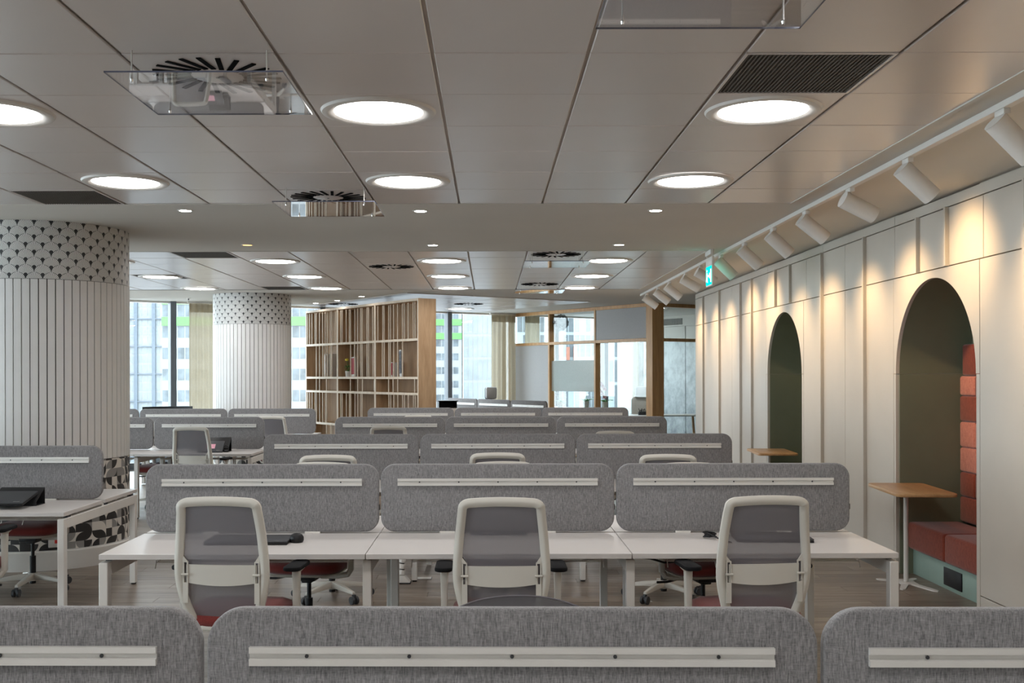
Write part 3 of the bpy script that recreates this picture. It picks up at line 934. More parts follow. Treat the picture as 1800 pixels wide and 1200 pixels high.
# ------------------------------------------------------------------ office chairs
def sweep_loop(path, wid, dep, closed=True):
    """path: list of (x, y, z); bar lies in the x-z plane of the back"""
    m = MB(); n = len(path); vs = []
    for i, p in enumerate(path):
        a, b = path[(i - 1) % n], path[(i + 1) % n]
        t = Vector((b[0] - a[0], 0, b[2] - a[2])).normalized()
        nn = Vector((t.z, 0, -t.x))
        w = wid(i) if callable(wid) else wid
        for (q, d) in ((0, -.5), (.12, -.5), (.5, -.15), (.5, .35), (.3, .5), (-.3, .5), (-.5, .35), (-.5, -.15), (-.12, -.5)):
            vs.append(Vector(p) + nn * q * w + Vector((0, d * dep, 0)))
    k = 9
    fs = [(i * k + j, i * k + (j + 1) % k, ((i + 1) % n) * k + (j + 1) % k, ((i + 1) % n) * k + j) for i in range(n if closed else n - 1) for j in range(k)]
    return m.add(vs, fs)
def interp(tab, z):
    if z <= tab[0][0]: return tab[0][1]
    for (a, va), (b, vb) in zip(tab[:-1], tab[1:]):
        if z <= b: return va + (vb - va) * (z - a) / (b - a)
    return tab[-1][1]
def smooth_tab(tab, n=24):
    z0, z1 = tab[0][0], tab[-1][0]; out = []
    for i in range(n + 1):
        z = z0 + (z1 - z0) * i / n
        h = (z1 - z0) * .06
        out.append((z, (interp(tab, z - h) + interp(tab, z) * 2 + interp(tab, z + h)) / 4))
    return out
HW = smooth_tab([(.46, .145), (.60, .192), (.70, .214), (.77, .218), (.95, .203), (1.10, .186)])
YB = smooth_tab([(.46, -.20), (.60, -.245), (.77, -.262), (.95, -.275), (1.12, -.315)])
def chair_base(t, high=0.0):
    hub = MB().cyl((0, 0, .075), (0, 0, .135), .045, .036, n=20).build('base_hub', M['plastic'], t)
    arm = MB()
    sec = [(.03, .028, .085, .132), (.15, .024, .083, .118), (.30, .016, .072, .092)]
    vs = []
    for xx, w, z0, z1 in sec: vs += [(xx, -w, z0), (xx, w, z0), (xx, w * .7, z1), (xx, -w * .7, z1)]
    fs = [(4 * i + j, 4 * i + (j + 1) % 4, 4 * i + 4 + (j + 1) % 4, 4 * i + 4 + j) for i in range(2) for j in range(4)] + [(3, 2, 1, 0), (8, 9, 10, 11)]
    a0 = arm.add(vs, fs).build('base_arm', M['plastic'], t, bevel=.004)
    cw = MB()
    for s_ in (-1, 1):
        cw.cyl((.30, s_ * .010, .030), (.30, s_ * .028, .030), .030, n=18)
    cw.box(.285, .315, -.009, .009, .035, .072)
    c0 = cw.build('caster', M['dgrey'], a0, bevel=.0)
    for i in range(5):
        ang = 2 * PI * i / 5 + .35
        if i == 0: a_ = a0
        else: a_ = copy_tree(a0, t)
        a_.rotation_euler.z = ang
    MB().cyl((0, 0, .05), (0, 0, .27), .024, n=16).cyl((0, 0, .27), (0, 0, .41), .014, n=12).build('gas_lift', M['black'], t)
def make_chair(front_mesh=False):
    t = thing('office_chair', '', 'chair')
    chair_base(t)
    mech = MB(); mech.box(-.07, .07, -.16, .10, .395, .44); mech.box(-.035, .035, -.10, .06, .375, .40)
    mech.build('tilt_mechanism', M['black'], t, bevel=.008)
    MB().tube([(.06, -.02, .41), (.16, -.03, .40), (.235, -.03, .385), (.30, -.03, .385)], .008, 8).build('lever', M['black'], t)
    # seat
    def seat_pts(rx, ry, off=0):
        pts = []
        for i in range(40):
            a = 2 * PI * i / 40
            e = .55
            cx = math.copysign(abs(math.cos(a)) ** e, math.cos(a)) * rx
            cy = math.copysign(abs(math.sin(a)) ** e, math.sin(a)) * ry + off
            pts.append((cx, cy))
        return pts
    def loft(rings, name, mat):
        vs, fs = [], []; n = 40
        for (rx, ry, z, drop) in rings:
            for (x, y) in seat_pts(rx, ry, .015):
                vs.append((x, y, z + drop * (x / .25) ** 2 * .5 - (drop * .6 if y > .18 else 0)))
        k = len(rings)
        for r_ in range(k - 1):
            for i in range(n): fs.append((r_ * n + i, r_ * n + (i + 1) % n, (r_ + 1) * n + (i + 1) % n, (r_ + 1) * n + i))
        fs += [tuple(reversed(range(n))), tuple(range((k - 1) * n, k * n))]
        return MB().add(vs, fs).build(name, mat, t, ang=70)
    loft([(.19, .17, .435, 0), (.235, .225, .45, .0), (.245, .238, .462, 0)], 'seat_pan', M['plastic'])
    loft([(.235, .228, .462, 0), (.252, .245, .478, 0), (.256, .25, .50, 0), (.245, .24, .525, .01), (.205, .20, .543, .012), (.12, .12, .548, .006)], 'seat', M['seat'])
    # back frame
    path = []
    zs = [.47 + (1.075 - .47) * i / 22 for i in range(23)]
    for z in zs: path.append((interp(HW, z), interp(YB, z), z))
    hw = interp(HW, 1.075)
    for i in range(1, 7):
        a = PI / 2 * i / 6
        path.append((hw - .042 + .042 * math.cos(a) , interp(YB, 1.1), 1.075 + .025 * math.sin(a)))
    for i in range(1, 8):
        x = (hw - .042) * (1 - 2 * i / 8); path.append((x, interp(YB, 1.1) - .004 * (1 - (x / .15) ** 2), 1.100 + .006 * (1 - (x / .15) ** 2)))
    for i in range(0, 7):
        a = PI / 2 + PI / 2 * i / 6
        path.append((-hw + .042 + .042 * math.cos(a), interp(YB, 1.1), 1.075 + .025 * math.sin(a)))
    for z in reversed(zs[:-1]): path.append((-interp(HW, z), interp(YB, z), z))
    sweep_loop(path, .044, .034).build('back_frame', M['plastic'], t, ang=50)
    # mesh
    vs, fs = [], []
    nz, nx = 20, 12
    for i in range(nz + 1):
        z = .475 + (1.095 - .475) * i / nz
        w = interp(HW, min(z, 1.075)) + .004
        for j in range(nx + 1):
            x = -w + 2 * w * j / nx
            vs.append((x, interp(YB, z) + .012 - (1 - (x / w) ** 2) * .016, z))
    fs = [(i * (nx + 1) + j, i * (nx + 1) + j + 1, (i + 1) * (nx + 1) + j + 1, (i + 1) * (nx + 1) + j) for i in range(nz) for j in range(nx)]
    MB().add(vs, fs).build('mesh_back', M['mesh'], t)
    # lumbar band
    vs, fs = [], []
    for j in range(13):
        x = -.178 + .356 * j / 12; q = (x / .178) ** 2
        y = interp(YB, .74) - .018 + q * .012
        for (yy, z) in ((y, .788), (y, .700 - .014 * (1 - q)), (y + .01, .700 - .014 * (1 - q)), (y + .01, .788)): vs.append((x, yy, z))
    fs = [(4 * j + k, 4 * j + 4 + k, 4 * j + 4 + (k + 1) % 4, 4 * j + (k + 1) % 4) for j in range(12) for k in range(4)] + [(0, 1, 2, 3), (51, 50, 49, 48)]
    MB().add(vs, fs).build('lumbar_support', M['plastic'], t)
    for s_ in (-1, 1):
        m = MB()
        y = -.272
        X = s_ * .180
        m.prism([(X - .013, .60), (X + .013, .60), (X + .013, .70), (X + .002 * s_, .70), (X - .013, .70)], y, y + .008, 'y')
        m.box(X - .013, X - .007, y, y + .008, .70, .805); m.box(X + .007, X + .013, y, y + .008, .70, .805)
        m.prism([(X - .013, .800), (X + .013, .800), (X + s_ * .022, .845), (X + s_ * .016, .845)], y, y + .008, 'y')
        sr = m.build('slider_bracket', M['plastic'], t)
        MB().cyl((X - .018, y - .008, .742), (X + .018, y - .008, .742), .006, n=8).build('slider_clip', M['plastic'], sr)
        # armrests
        st = MB()
        xs = s_ * .292
        st.prism([(-.020, .712), (.020, .712), (.017, .60), (.016, .46), (-.016, .46), (-.017, .60)], .02, .062, 'y')
        vv = [Vector(v) + Vector((xs, 0, 0)) for v in st.v]
        m = MB().add(vv, st.f)
        m.build('armrest_post', M['plastic'], t, bevel=.006)
        m = MB(); m.tube([(s_ * .292, .04, .47), (s_ * .27, .035, .435), (s_ * .20, .02, .42), (s_ * .08, .0, .415)], .019, 8)
        m.build('armrest_bracket', M['plastic'], t)
        m = MB(); m.cyl((xs, .04, .70), (xs, .04, .725), .020, .045, n=16)
        m.build('armrest_collar', M['plastic'], t)
        pts = rrect(xs - .045, xs + .045, -.08, .17, .035, 5)
        MB().prism(pts, .722, .745).build('armrest_pad', M['black_soft'], t, bevel=.008)
    # spine under the seat to the back frame
    MB().tube([(0, -.12, .42), (0, -.20, .425), (0, -.215, .455), (0, -.205, .49)], .028, 8).build('back_bracket', M['plastic'], t)
    MB().box(-.125, .125, -.225, -.188, .452, .49).build('lower_crossbar', M['plastic'], t, bevel=.01)
    return t
ch0 = make_chair(); chu = [False]
def chair(x, y, deg, label, group):
    o = ch0 if not chu[0] else copy_tree(ch0); chu[0] = True
    o.location = (x, y, 0); o.rotation_euler = (0, 0, math.radians(deg)); tag(o, label, 'chair', group)
    return o
g1 = 'mesh back office chairs with rust seats'
def pc_(pxx, yb, y, deg, *a):      # back centre at pixel column pxx, depth yb
    return px(pxx, yb)
def chair_at(pxx, db, deg, label):
    """chair facing away from the camera whose back stands at depth db on pixel column pxx"""
    r_ = math.radians(deg)
    bx_, by_ = px(pxx, db), db
    x = bx_ - (.27 * math.sin(r_)); y = by_ + .27 * math.cos(r_)
    return chair(x, y, deg, label, g1)
chair_at(388, 5.22, -5, 'office chair with grey mesh back at left of the second row, dotted mouse beside')
chair_at(881, 5.17, 0, 'office chair with grey mesh back at the middle of the second row')
chair_at(1343, 5.22, 6, 'office chair with grey mesh back at the right of the second row')
chair(-1.18, 6.93, 172, 'office chair with rust seat tucked under the second row from its far side, left', g1)
chair(.10, 6.95, 183, 'office chair mostly hidden behind the middle chair, facing the camera', g1)
chair(1.37, 6.85, 190, 'office chair with rust seat tucked under the second row from its far side, right', g1)
chair_at(577, 7.93, 3, 'office chair with only its pale frame top showing, left in the third row')
chair_at(874, 8.12, 2, 'office chair with only its pale frame top showing, middle of the third row')
chair_at(1173, 7.93, -3, 'office chair with only its pale frame top showing, right in the third row')
chair_at(683, 12.35, 0, 'office chair frame top showing above the third row at left')
chair_at(1080, 11.2, 0, 'office chair barely rising above the right divider of the third row')
chair_at(735, 15.7, 0, 'office chair barely rising above the left divider of the fourth row')
chair(-3.68, 8.56, 178, 'office chair with rust seat tucked under the left desk by the big column', g1)
chair(-3.42, 6.80, 4, 'office chair cut by the left picture edge, only seat and armrest showing', g1)
chair_at(337, 12.3, -6, 'office chair with grey mesh back at the left desk behind the big column')
chair_at(478, 15.4, -8, 'office chair partly hidden behind the divider, left row by the windows')
chair(-4.35, 13.95, 170, 'office chair with rust seat seen under the desk beside the big column', g1)

# dark rounded chair facing the camera in the front row
dk = thing('office_chair', 'office chair with dark rounded mesh back facing the camera behind the front divider', 'chair', (.088, 2.98, 0), PI, 'mesh back office chairs with rust seats')
chair_base(dk)
MB().prism(rrect(-.25, .25, -.23, .25, .09), .455, .54).build('seat', M['seat'], dk, bevel=.03, seg=3)
MB().box(-.07, .07, -.15, .10, .40, .455).build('tilt_mechanism', M['black'], dk, bevel=.01)
pts = []
for i in range(33):
    x = -.24 + .48 * i / 32; q = abs(x / .24)
    pts.append((x, 1.040 - .062 * q ** 2.4 - (.06 * max(0, (q - .86) / .14) ** 2)))
vs, fs = [], []
for i, (x, zt) in enumerate(pts):
    for k in range(11):
        z = .56 + (zt - .56) * k / 10
        vs.append((x, -.26 - .06 * (z - .56) + .25 * x * x, z))
fs = [(i * 11 + k, (i + 1) * 11 + k, (i + 1) * 11 + k + 1, i * 11 + k + 1) for i in range(32) for k in range(10)]
M['mesh_dark'] = mesh_fabric('dark_chair_mesh', (0.10, 0.098, 0.105), 0.9)
MB().add(vs, fs).build('mesh_back', M['mesh_dark'], dk)
MB().tube([(-.24, -.26 + .25 * .058, .56)] + [(x, -.26 - .06 * (z - .56) + .25 * x * x, z) for x, z in pts] + [(.24, -.26 + .25 * .058, .56)], .003, 8).build('back_frame', M['mesh'], dk)
MB().tube([(0, -.12, .43), (0, -.24, .44), (0, -.275, .56), (0, -.275, .75)], .025, 8).build('back_bracket', M['plastic'], dk)

# ------------------------------------------------------------------ things on the desks
def laptop(loc, rz, label, w=.335, d=.235, tilt=0.0, stand=False, sticker=False, blank_mark=True):
    t = thing('laptop', label, 'laptop', loc, math.radians(rz))
    R = Matrix.Translation((0, 0, .055 if stand else .0)) @ Matrix.Rotation(math.radians(tilt), 4, 'X')
    def b(x0, x1, y0, y1, z0, z1, name, mat, bev=.003):
        m = MB().box(x0, x1, y0, y1, z0, z1); m.v = [tuple(R @ Vector(p)) for p in m.v]
        return m.build(name, mat, t, bevel=bev)
    b(-w / 2, w / 2, -d / 2, d / 2, .0, .014, 'body', M['black'])
    b(-w / 2, w / 2, -d / 2, d / 2, .0145, .022, 'lid', M['dgrey'])
    if sticker:
        b(-.06, .05, -.04, .04, .022, .0225, 'sticker', M['pink'], 0)
    b(w / 2 - .075, w / 2 - .03, -d / 2 + .025, -d / 2 + .031, .022, .0225, 'lid_emblem', M['chrome'], 0)
    return t
def stand(loc, rz, label, w=.30, d=.22, h=.13):
    t = thing('laptop_stand', label, 'laptop stand', loc, math.radians(rz))
    MB().prism([(-d / 2, 0), (-d / 2 + .01, 0), (-d / 2 + .012, .03), (d / 2 - .01, h - .012), (d / 2 - .012, 0), (d / 2, 0), (d / 2, h), (-d / 2, .045)], -w / 2, w / 2, 'x').build('stand_body', M['black'], t, bevel=.003)
    bx('foot_bar', (-w / 2, w / 2, -d / 2, d / 2, 0, .004), M['black'], t)
    return t
# second row, left desk
laptop((px(438, 5.98), 6.0, DZ), 0, 'closed black laptop with long docking bar behind the left big chair', w=.46, d=.25)
dm = thing('computer_mouse', 'small black dotted rounded mouse beside the closed laptop', 'mouse', (px(521, 5.98), 5.98, DZ))
dp = MB(); dp.lathe([(0.0001, 0), (.034, 0), (.040, .012), (.039, .03), (.030, .044), (.015, .05), (.0001, .051)], 24); dp.build('body', M['black'], dm)
dt = MB()
for i in range(22):
    a = i * 2.4; e = .35 + .9 * (i / 22)
    nrm = Vector((math.cos(a) * math.cos(e), math.sin(a) * math.cos(e), math.sin(e)))
    c = Vector((nrm.x * .0375, nrm.y * .0375, .016 + nrm.z * .034))
    dt.cyl(c - nrm * .002, c + nrm * .0016, .0036, n=8)
do = dt.build('dot_print', M['paper'], dm); do['kind'] = 'stuff'
# second row, middle and right desks
o = thing('power_strip', 'low dark power strip on desk behind the middle big chair', 'power strip', (px(876, 6.22), 6.24, DZ))
bx('housing', (-.165, .165, -.025, .025, 0, .02), M['dgrey'], o, bevel=.004)
bx('socket', (-.12, -.08, -.02, .02, .019, .022), M['black'], o); bx('socket', (.0, .04, -.02, .02, .019, .022), M['black'], o)
laptop((1.60, 6.05, DZ), -4, 'closed black laptop behind the right big chair', w=.42, d=.25)
def cable(pts, r, label, name='power_cable', parent=None):
    o = MB().tube(pts, r, 6).build(name, M['black'], parent)
    if label: tag(o, label, 'cable')
    return o
pts = []
for i in range(26):
    a = i * .9; rr = .035 + .012 * math.sin(i * 1.7)
    pts.append((px(1247, 6.1) + rr * math.cos(a) * 1.1, 6.1 + rr * math.sin(a), DZ + .008 + .001 * i))
pts.append((px(1265, 6.0), 5.98, DZ + .01)); pts.append((px(1285, 5.9), 5.9, DZ + .006))
cable(pts, .004, 'tangled black cable on the right desk of the second row')
cable([(px(1104, 6.0), 5.95, .70), (px(1140, 6), 5.95, .69), (px(1165, 6), 5.96, .665), (px(1195, 6), 5.97, .67), (px(1240, 6), 6.0, .68), (px(1260, 6), 6.0, .71)], .006, 'black cable lying in the wire tray below the right desk')
cable([(px(985, 6.0), 5.98, .668), (px(1020, 6), 5.98, .672), (px(1060, 6), 5.99, .69), (px(1098, 6), 5.98, .70)], .005, 'black cable lying in the wire tray below the middle desk')
o = thing('power_block', 'black power block under the left desk of the second row', 'power strip', (px(490, 6.0), 5.99, .675))
bx('housing', (-.08, .08, -.03, .03, 0, .05), M['black'], o, bevel=.004); bx('socket_face', (-.02, .02, -.033, -.03, .012, .038), M['white'], o)
# left row
laptop((px(-2, 7.55), 7.58, DZ), 0, 'black laptop resting on a slanted stand at the left picture edge', w=.42, d=.27, tilt=12, stand=True)
stand((px(28, 7.7), 7.74, DZ), 0, 'black slanted laptop stand under the laptop at the left picture edge', w=.32, d=.16, h=.12)
# behind column desk
laptop((px(372, 13.0) , 12.98, DZ), 2, 'black laptop on stand with pink sticker on its lid, behind big column', w=.30, d=.20, tilt=38, stand=True, sticker=True)
stand((px(385, 13.1), 13.12, DZ), 0, 'black stand under the laptop with the pink sticker', w=.26, d=.14, h=.17)
o = thing('headset', 'small black headset on desk beside the laptop with pink sticker', 'headset', (px(397, 12.98), 12.98, DZ))
MB().lathe([(.022, 0), (.034, .004), (.036, .018), (.024, .03), (.018, .02)], 16).build('ear_cushion', M['black'], o)
MB().tube([(-.03, 0, .02), (-.035, 0, .06), (0, 0, .085), (.035, 0, .06), (.03, 0, .02)], .006, 6).build('headband', M['black'], o)
# curved monitor at the window row
o = thing('curved_monitor', 'wide curved black monitor just rising behind the window row divider', 'monitor', (px(300, 17.2), 17.12, DZ))
vs = []
m = MB(); n = 14
for i in range(n + 1):
    x = -.40 + .8 * i / n; y = -.12 * (x / .4) ** 2 + .12
    for (dy, z) in ((0, .09), (0, .432 + .012 * (i / n)), (.02, .432 + .012 * (i / n)), (.02, .09)): vs.append((x, y + dy - .1, z))
fs = [(4 * i + k, 4 * i + 4 + k, 4 * i + 4 + (k + 1) % 4, 4 * i + (k + 1) % 4) for i in range(n) for k in range(4)] + [(0, 1, 2, 3), (4 * n + 3, 4 * n + 2, 4 * n + 1, 4 * n)]
m.add(vs, fs); m.build('screen', M['black'], o)
bx('neck', (-.03, .03, .03, .06, 0, .2), M['black'], o); bx('foot', (-.12, .12, -.06, .12, 0, .01), M['black'], o)

# cable spine and floor plate under the third row
cs = thing('cable_spine', 'white segmented cable spine with black bands on a weighted foot, third row', 'cable guide', (-.735, 8.80, 0))
MB().prism([(-.075, 0), (.075, 0), (.075, .012), (.028, .062), (-.028, .062), (-.075, .012)], -.05, .05, 'y').build('foot', M['white'], cs, bevel=.005)
bx('foot_rim', (-.08, .08, -.055, .055, 0, .009), M['black'], cs, bevel=.002)
sg = None
for i in range(13):
    z = .07 + i * .05; x = .0 + .0 * z + (.055 * max(0, (i - 1.2) / 5) ** 1.5 if i < 7 else .1)
    x = min(x, .10)
    if sg is None:
        sg = MB().cyl((0, 0, 0), (0, 0, .040), .034, .031, n=8).build('segment', M['white'], cs, bevel=.002, seg=1)
        bd = MB().cyl((0, 0, .040), (0, 0, .050), .020, .020, n=8).build('link', M['black'], sg)
        s_ = sg
    else: s_ = copy_tree(sg, cs)
    s_.location = (x, 0, z); s_.rotation_euler = (0, .16 if i < 7 else 0, 0)
o = thing('foot_rest', 'flat grey metal plate on the floor beside the cable spine', 'floor plate', (px(745, 9.0), 8.98, 0))
bx('plate', (-.075, .06, -.045, .045, 0, .006), M['rail'], o, bevel=.001)
bx('rim', (-.08, .065, -.05, .05, 0, .003), M['dgrey'], o)

# ------------------------------------------------------------------ bookcase
B0 = Vector((-1.17, 17.45, 0)); BL, BH, BD = 4.34, 2.976, .34
bk = thing('bookcase', 'tall light oak bookcase room divider with thin irregular slats', 'bookcase', B0, UA + PI / 2)
# local x runs along V (away), local -y is U (depth), front face at y = 0 faces -U
def bt(c):  # crop pixel -> distance along the case
    r_ = ((500 + c / 4.617) - VX) / F
    return (B0.x - B0.y * r_) / (-V.x + V.y * r_)
def bb(x0, x1, y0, y1, z0, z1, name, mat):
    return bx(name, (x0, x1, -y1, -y0, z0, z1), M[mat], bk)
bb(0, .03, 0, BD, 0, BH, 'side_panel', 'oak'); bb(BL - .03, BL, 0, BD, 0, BH, 'side_panel', 'oak')
bb(.03, BL - .03, 0, BD, BH - .04, BH, 'top_board', 'oak')
vz = [.10, .79, 1.40, 1.665, 2.30, BH - .04]
vt = [bt(1090), bt(735), bt(430), bt(172)]
vt[0], vt[3] = 0, BL
for z in vz[:-1]:
    bb(.03, BL - .03, .012, BD, z - .018, z + .018, 'shelf', 'oak')
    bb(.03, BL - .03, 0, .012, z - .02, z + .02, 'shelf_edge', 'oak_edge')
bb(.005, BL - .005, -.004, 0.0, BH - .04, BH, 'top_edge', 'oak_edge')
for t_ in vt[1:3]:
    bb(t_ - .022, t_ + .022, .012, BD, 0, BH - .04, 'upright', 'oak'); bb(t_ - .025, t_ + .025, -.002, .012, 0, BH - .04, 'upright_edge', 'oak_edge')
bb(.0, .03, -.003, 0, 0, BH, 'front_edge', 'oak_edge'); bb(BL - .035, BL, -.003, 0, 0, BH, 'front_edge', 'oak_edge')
# backs (one opening near the right end, third tier)
op0, op1 = bt(1087), bt(1052)
for k in range(5):
    z0, z1 = vz[k], vz[k + 1]
    if k == 2:
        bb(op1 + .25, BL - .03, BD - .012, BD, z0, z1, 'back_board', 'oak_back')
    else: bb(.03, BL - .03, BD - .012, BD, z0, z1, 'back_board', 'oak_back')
SL = {4: [187, 203, 222, 247, 258, 283, 308, 330, 346, 372, 382, 412, 455, 467, 500, 525, 535, 570, 592, 617, 628, 668, 680, 715, 757, 797, 808, 845, 860, 885, 917, 957, 972, 1003, 1045, 1060],
      3: [257, 283, 310, 330, 346, 372, 382, 535, 567, 592, 617, 628, 668, 682, 718, 793, 808, 845, 858, 885, 917, 957],
      2: [257, 283, 340, 533, 592, 630, 843, 880, 917, 1055],
      1: [187, 203, 222, 247, 258, 283, 308, 330, 340, 455, 467, 500, 525, 535, 570, 592, 617, 628, 845, 860, 885, 917, 957, 972, 1003, 1045, 1060],
      0: [340, 372, 382, 500, 570, 668, 880, 957]}
for k, L in SL.items():
    for c in L:
        t_ = bt(c)
        if .05 < t_ < BL - .05:
            bb(t_ - .008, t_ + .008, .001, .016, vz[k] + .018, vz[k + 1] - .018, 'slat', 'oak_edge')
def on_shelf(c, z, depth=.1):
    t_ = bt(c); return B0 + V * t_ + U * depth + Vector((0, 0, z))
def book(c, tier, w, h, d, mat, label, lean=0.0, cat='magazine', dep=.09, name='magazine'):
    p_ = on_shelf(c, vz[tier] + .018, dep)
    t = thing(name, label, cat, p_, UA + PI / 2, 'magazines and files on the bookcase')
    m = MB().box(-w / 2, w / 2, -d, 0, 0, h); R = Matrix.Rotation(math.radians(lean), 4, 'Y')
    if lean: m.v = [tuple(R @ Vector(q) + Vector((0, 0, abs(math.sin(math.radians(lean))) * w / 2))) for q in m.v]
    m.build('pages', M['paper'], t)
    m = MB().box(-w / 2 - .002, w / 2 + .002, 0.0, .003, h * .12, h * .95)
    if lean: m.v = [tuple(R @ Vector(q) + Vector((0, 0, abs(math.sin(math.radians(lean))) * w / 2))) for q in m.v]
    m.build('cover', M[mat], t)
book(297, 3, .07, .44, .22, 'paper', 'white magazine file with dark label near the left end of the bookcase')
book(398, 3, .13, .43, .02, 'greycover', 'black and white magazine facing out beside the left upright', lean=4, dep=.12)
book(512, 3, .16, .36, .02, 'redbook', 'red and green magazine facing out beside the small plant', lean=3, dep=.12)
book(722, 3, .03, .32, .22, 'paper', 'thin white brochure at the middle upright of the bookcase')
book(831, 3, .05, .25, .2, 'redbook', 'crimson book standing alone in the right bay', lean=-4)
book(902, 3, .07, .46, .03, 'greycover', 'tall grey white magazine leaning in the right bay', lean=3, dep=.1)
book(705, 2, .13, .21, .2, 'paper', 'white open file box on the low middle shelf of bookcase', cat='file box', name='file_box')
p_ = on_shelf(462, vz[3] + .018, .14)
t = thing('potted_plant', 'small green plant with yellow flower in white pot on bookcase', 'plant', p_)
MB().lathe([(.0001, 0), (.045, 0), (.058, .11), (.05, .11), (.045, .095), (.0001, .095)], 20).build('pot', M['white'], t)
lf = MB(); rg = random.Random(5)
for i in range(60):
    a = rg.uniform(0, 2 * PI); rr = rg.uniform(.02, .085); z = .11 + rg.uniform(0, .11)
    c = Vector((rr * math.cos(a), rr * math.sin(a), z)); d = Vector((math.cos(a), math.sin(a), rg.uniform(-.2, .8))).normalized()
    s_ = d.cross(Vector((0, 0, 1))).normalized() * .012
    lf.add([c - d * .018, c + s_, c + d * .022, c - s_], [(0, 1, 2, 3)])
lo = lf.build('foliage', M['leaf'], t); lo['kind'] = 'stuff'
fl = MB(); fl.tube([(0, 0, .1), (-.01, 0, .2), (-.02, -.02, .3)], .004, 5)
fl.build('stem', M['leaf'], t)
MB().lathe([(.0001, .29), (.03, .30), (.035, .33), (.01, .345), (.0001, .345)], 10, c=(-.02, -.02)).build('flower', M['yellow'], t)

# ------------------------------------------------------------------ facade windows
fx0, fx1 = -10.0, 8.0
def fpt(x, off=0.0): return Vector((x, fac_y(x), 0)) - V * off
seglen = (fx1 - fx0) / math.cos(UA)
O = fpt(fx0)
win = struct(empty('window_1', (O.x, O.y, 0), UA), 'full height glass facade with dark grey mullions')
Lf = seglen
def floc(x): return (x - fx0) / math.cos(UA)
mull_x = [-9.67, -8.42, -7.17, -5.92, -4.67, -3.42, -2.17, -.92, .27, 1.52, 2.77, 4.02, 5.27, 6.5]
for x in mull_x:
    wd = .055
    bx('mullion', (floc(x) - wd, floc(x) + wd, -.10, .06, 0, ZC), M['alu_dark'], win, bevel=.004, seg=1)
bx('head_rail', (0, Lf, -.06, .05, ZC - .035, ZC), M['white'], win)
bx('sill_rail', (0, Lf, -.06, .05, 0, .12), M['alu_dark'], win)
xs = [fx0] + mull_x + [fx1]
for a, b in zip(xs[:-1], xs[1:]):
    bx('pane', (floc(a) + .055, floc(b) - .055, -.004, .004, .12, ZC - .05), M['glass'], win)
# left side glazing
fl_y = fac_y(-10)
win2 = struct(empty('window_2', (-10, 0, 0)), 'glazed wall along the left side of the office')
ys_ = [-4 + i * (fl_y + 4) / 12 for i in range(13)]
for y in ys_: bx('mullion', (-.06, .06, y - .05, y + .05, 0, ZC), M['alu_dark'], win2)
bx('head_rail', (-.05, .05, -4, fl_y, ZC - .05, ZC), M['alu_dark'], win2); bx('sill_rail', (-.05, .05, -4, fl_y, 0, .12), M['alu_dark'], win2)
for a, b in zip(ys_[:-1], ys_[1:]): bx('pane', (-.004, .004, a + .05, b - .05, .12, ZC - .05), M['glass'], win2)

def curtain(x0, x1, label, off=.22, folds=None, mat='curtain', zt=ZC - .03, frame=None):
    n = 120
    L = (x1 - x0) / math.cos(UA)
    o0 = fpt(x0, off)
    t = thing('curtain', label, 'curtain', (o0.x, o0.y, 0), UA, 'beige linen curtains')
    folds = folds or max(3, int(L / .11)); rg = random.Random(int(abs(x0) * 100) + 5)
    ph = [rg.uniform(-.8, .8) for _ in range(folds + 2)]
    def prof(s, z):
        k = s * folds; i = int(k); f = k - i
        e = .5 - .5 * math.cos(2 * PI * f)
        amp = .055 + .02 * ph[i % len(ph)]
        pinch = .35 + .65 * min(1, (zt - z) / .35)
        return amp * e * pinch + .008 * math.sin(9 * s * PI + z)
    zs = [.03, .7, 1.4, 2.1, 2.6, zt - .3, zt - .18, zt - .02]
    vs, fs = [], []
    for z in zs:
        for i in range(n + 1):
            s = i / n; vs.append((L * s, prof(s, z) - .03, z))
    m = n + 1
    fs = [(r_ * m + i, r_ * m + i + 1, (r_ + 1) * m + i + 1, (r_ + 1) * m + i) for r_ in range(len(zs) - 1) for i in range(n)]
    o = MB().add(vs, fs).build('curtain_cloth', M[mat], t, ang=80)
    # stitched heading tape
    vs = []
    for z in (zt - .17, zt):
        for i in range(n + 1): vs.append((L * i / n, prof(i / n, zt - .1) - .036, z))
    MB().add(vs, [(i, i + 1, m + i + 1, m + i) for i in range(n)]).build('heading_tape', M[mat], t, ang=80)
    bx('curtain_rail', (-.02, L + .02, -.025, .025, zt, zt + .025), M['white'], t)
    return t
curtain(-5.72, -4.15, 'beige floor length curtain between left windows and far column')
curtain(-7.35, -6.75, 'narrow beige curtain edge beside the big column')
curtain(-.12, .42, 'beige curtain bunched beside the oak glass partition', off=.25)
curtain(.66, 1.0, 'beige curtain seen through the upper glass of the partition')
curtain(3.35, 4.2, 'beige curtain inside the glass office behind the white chair')

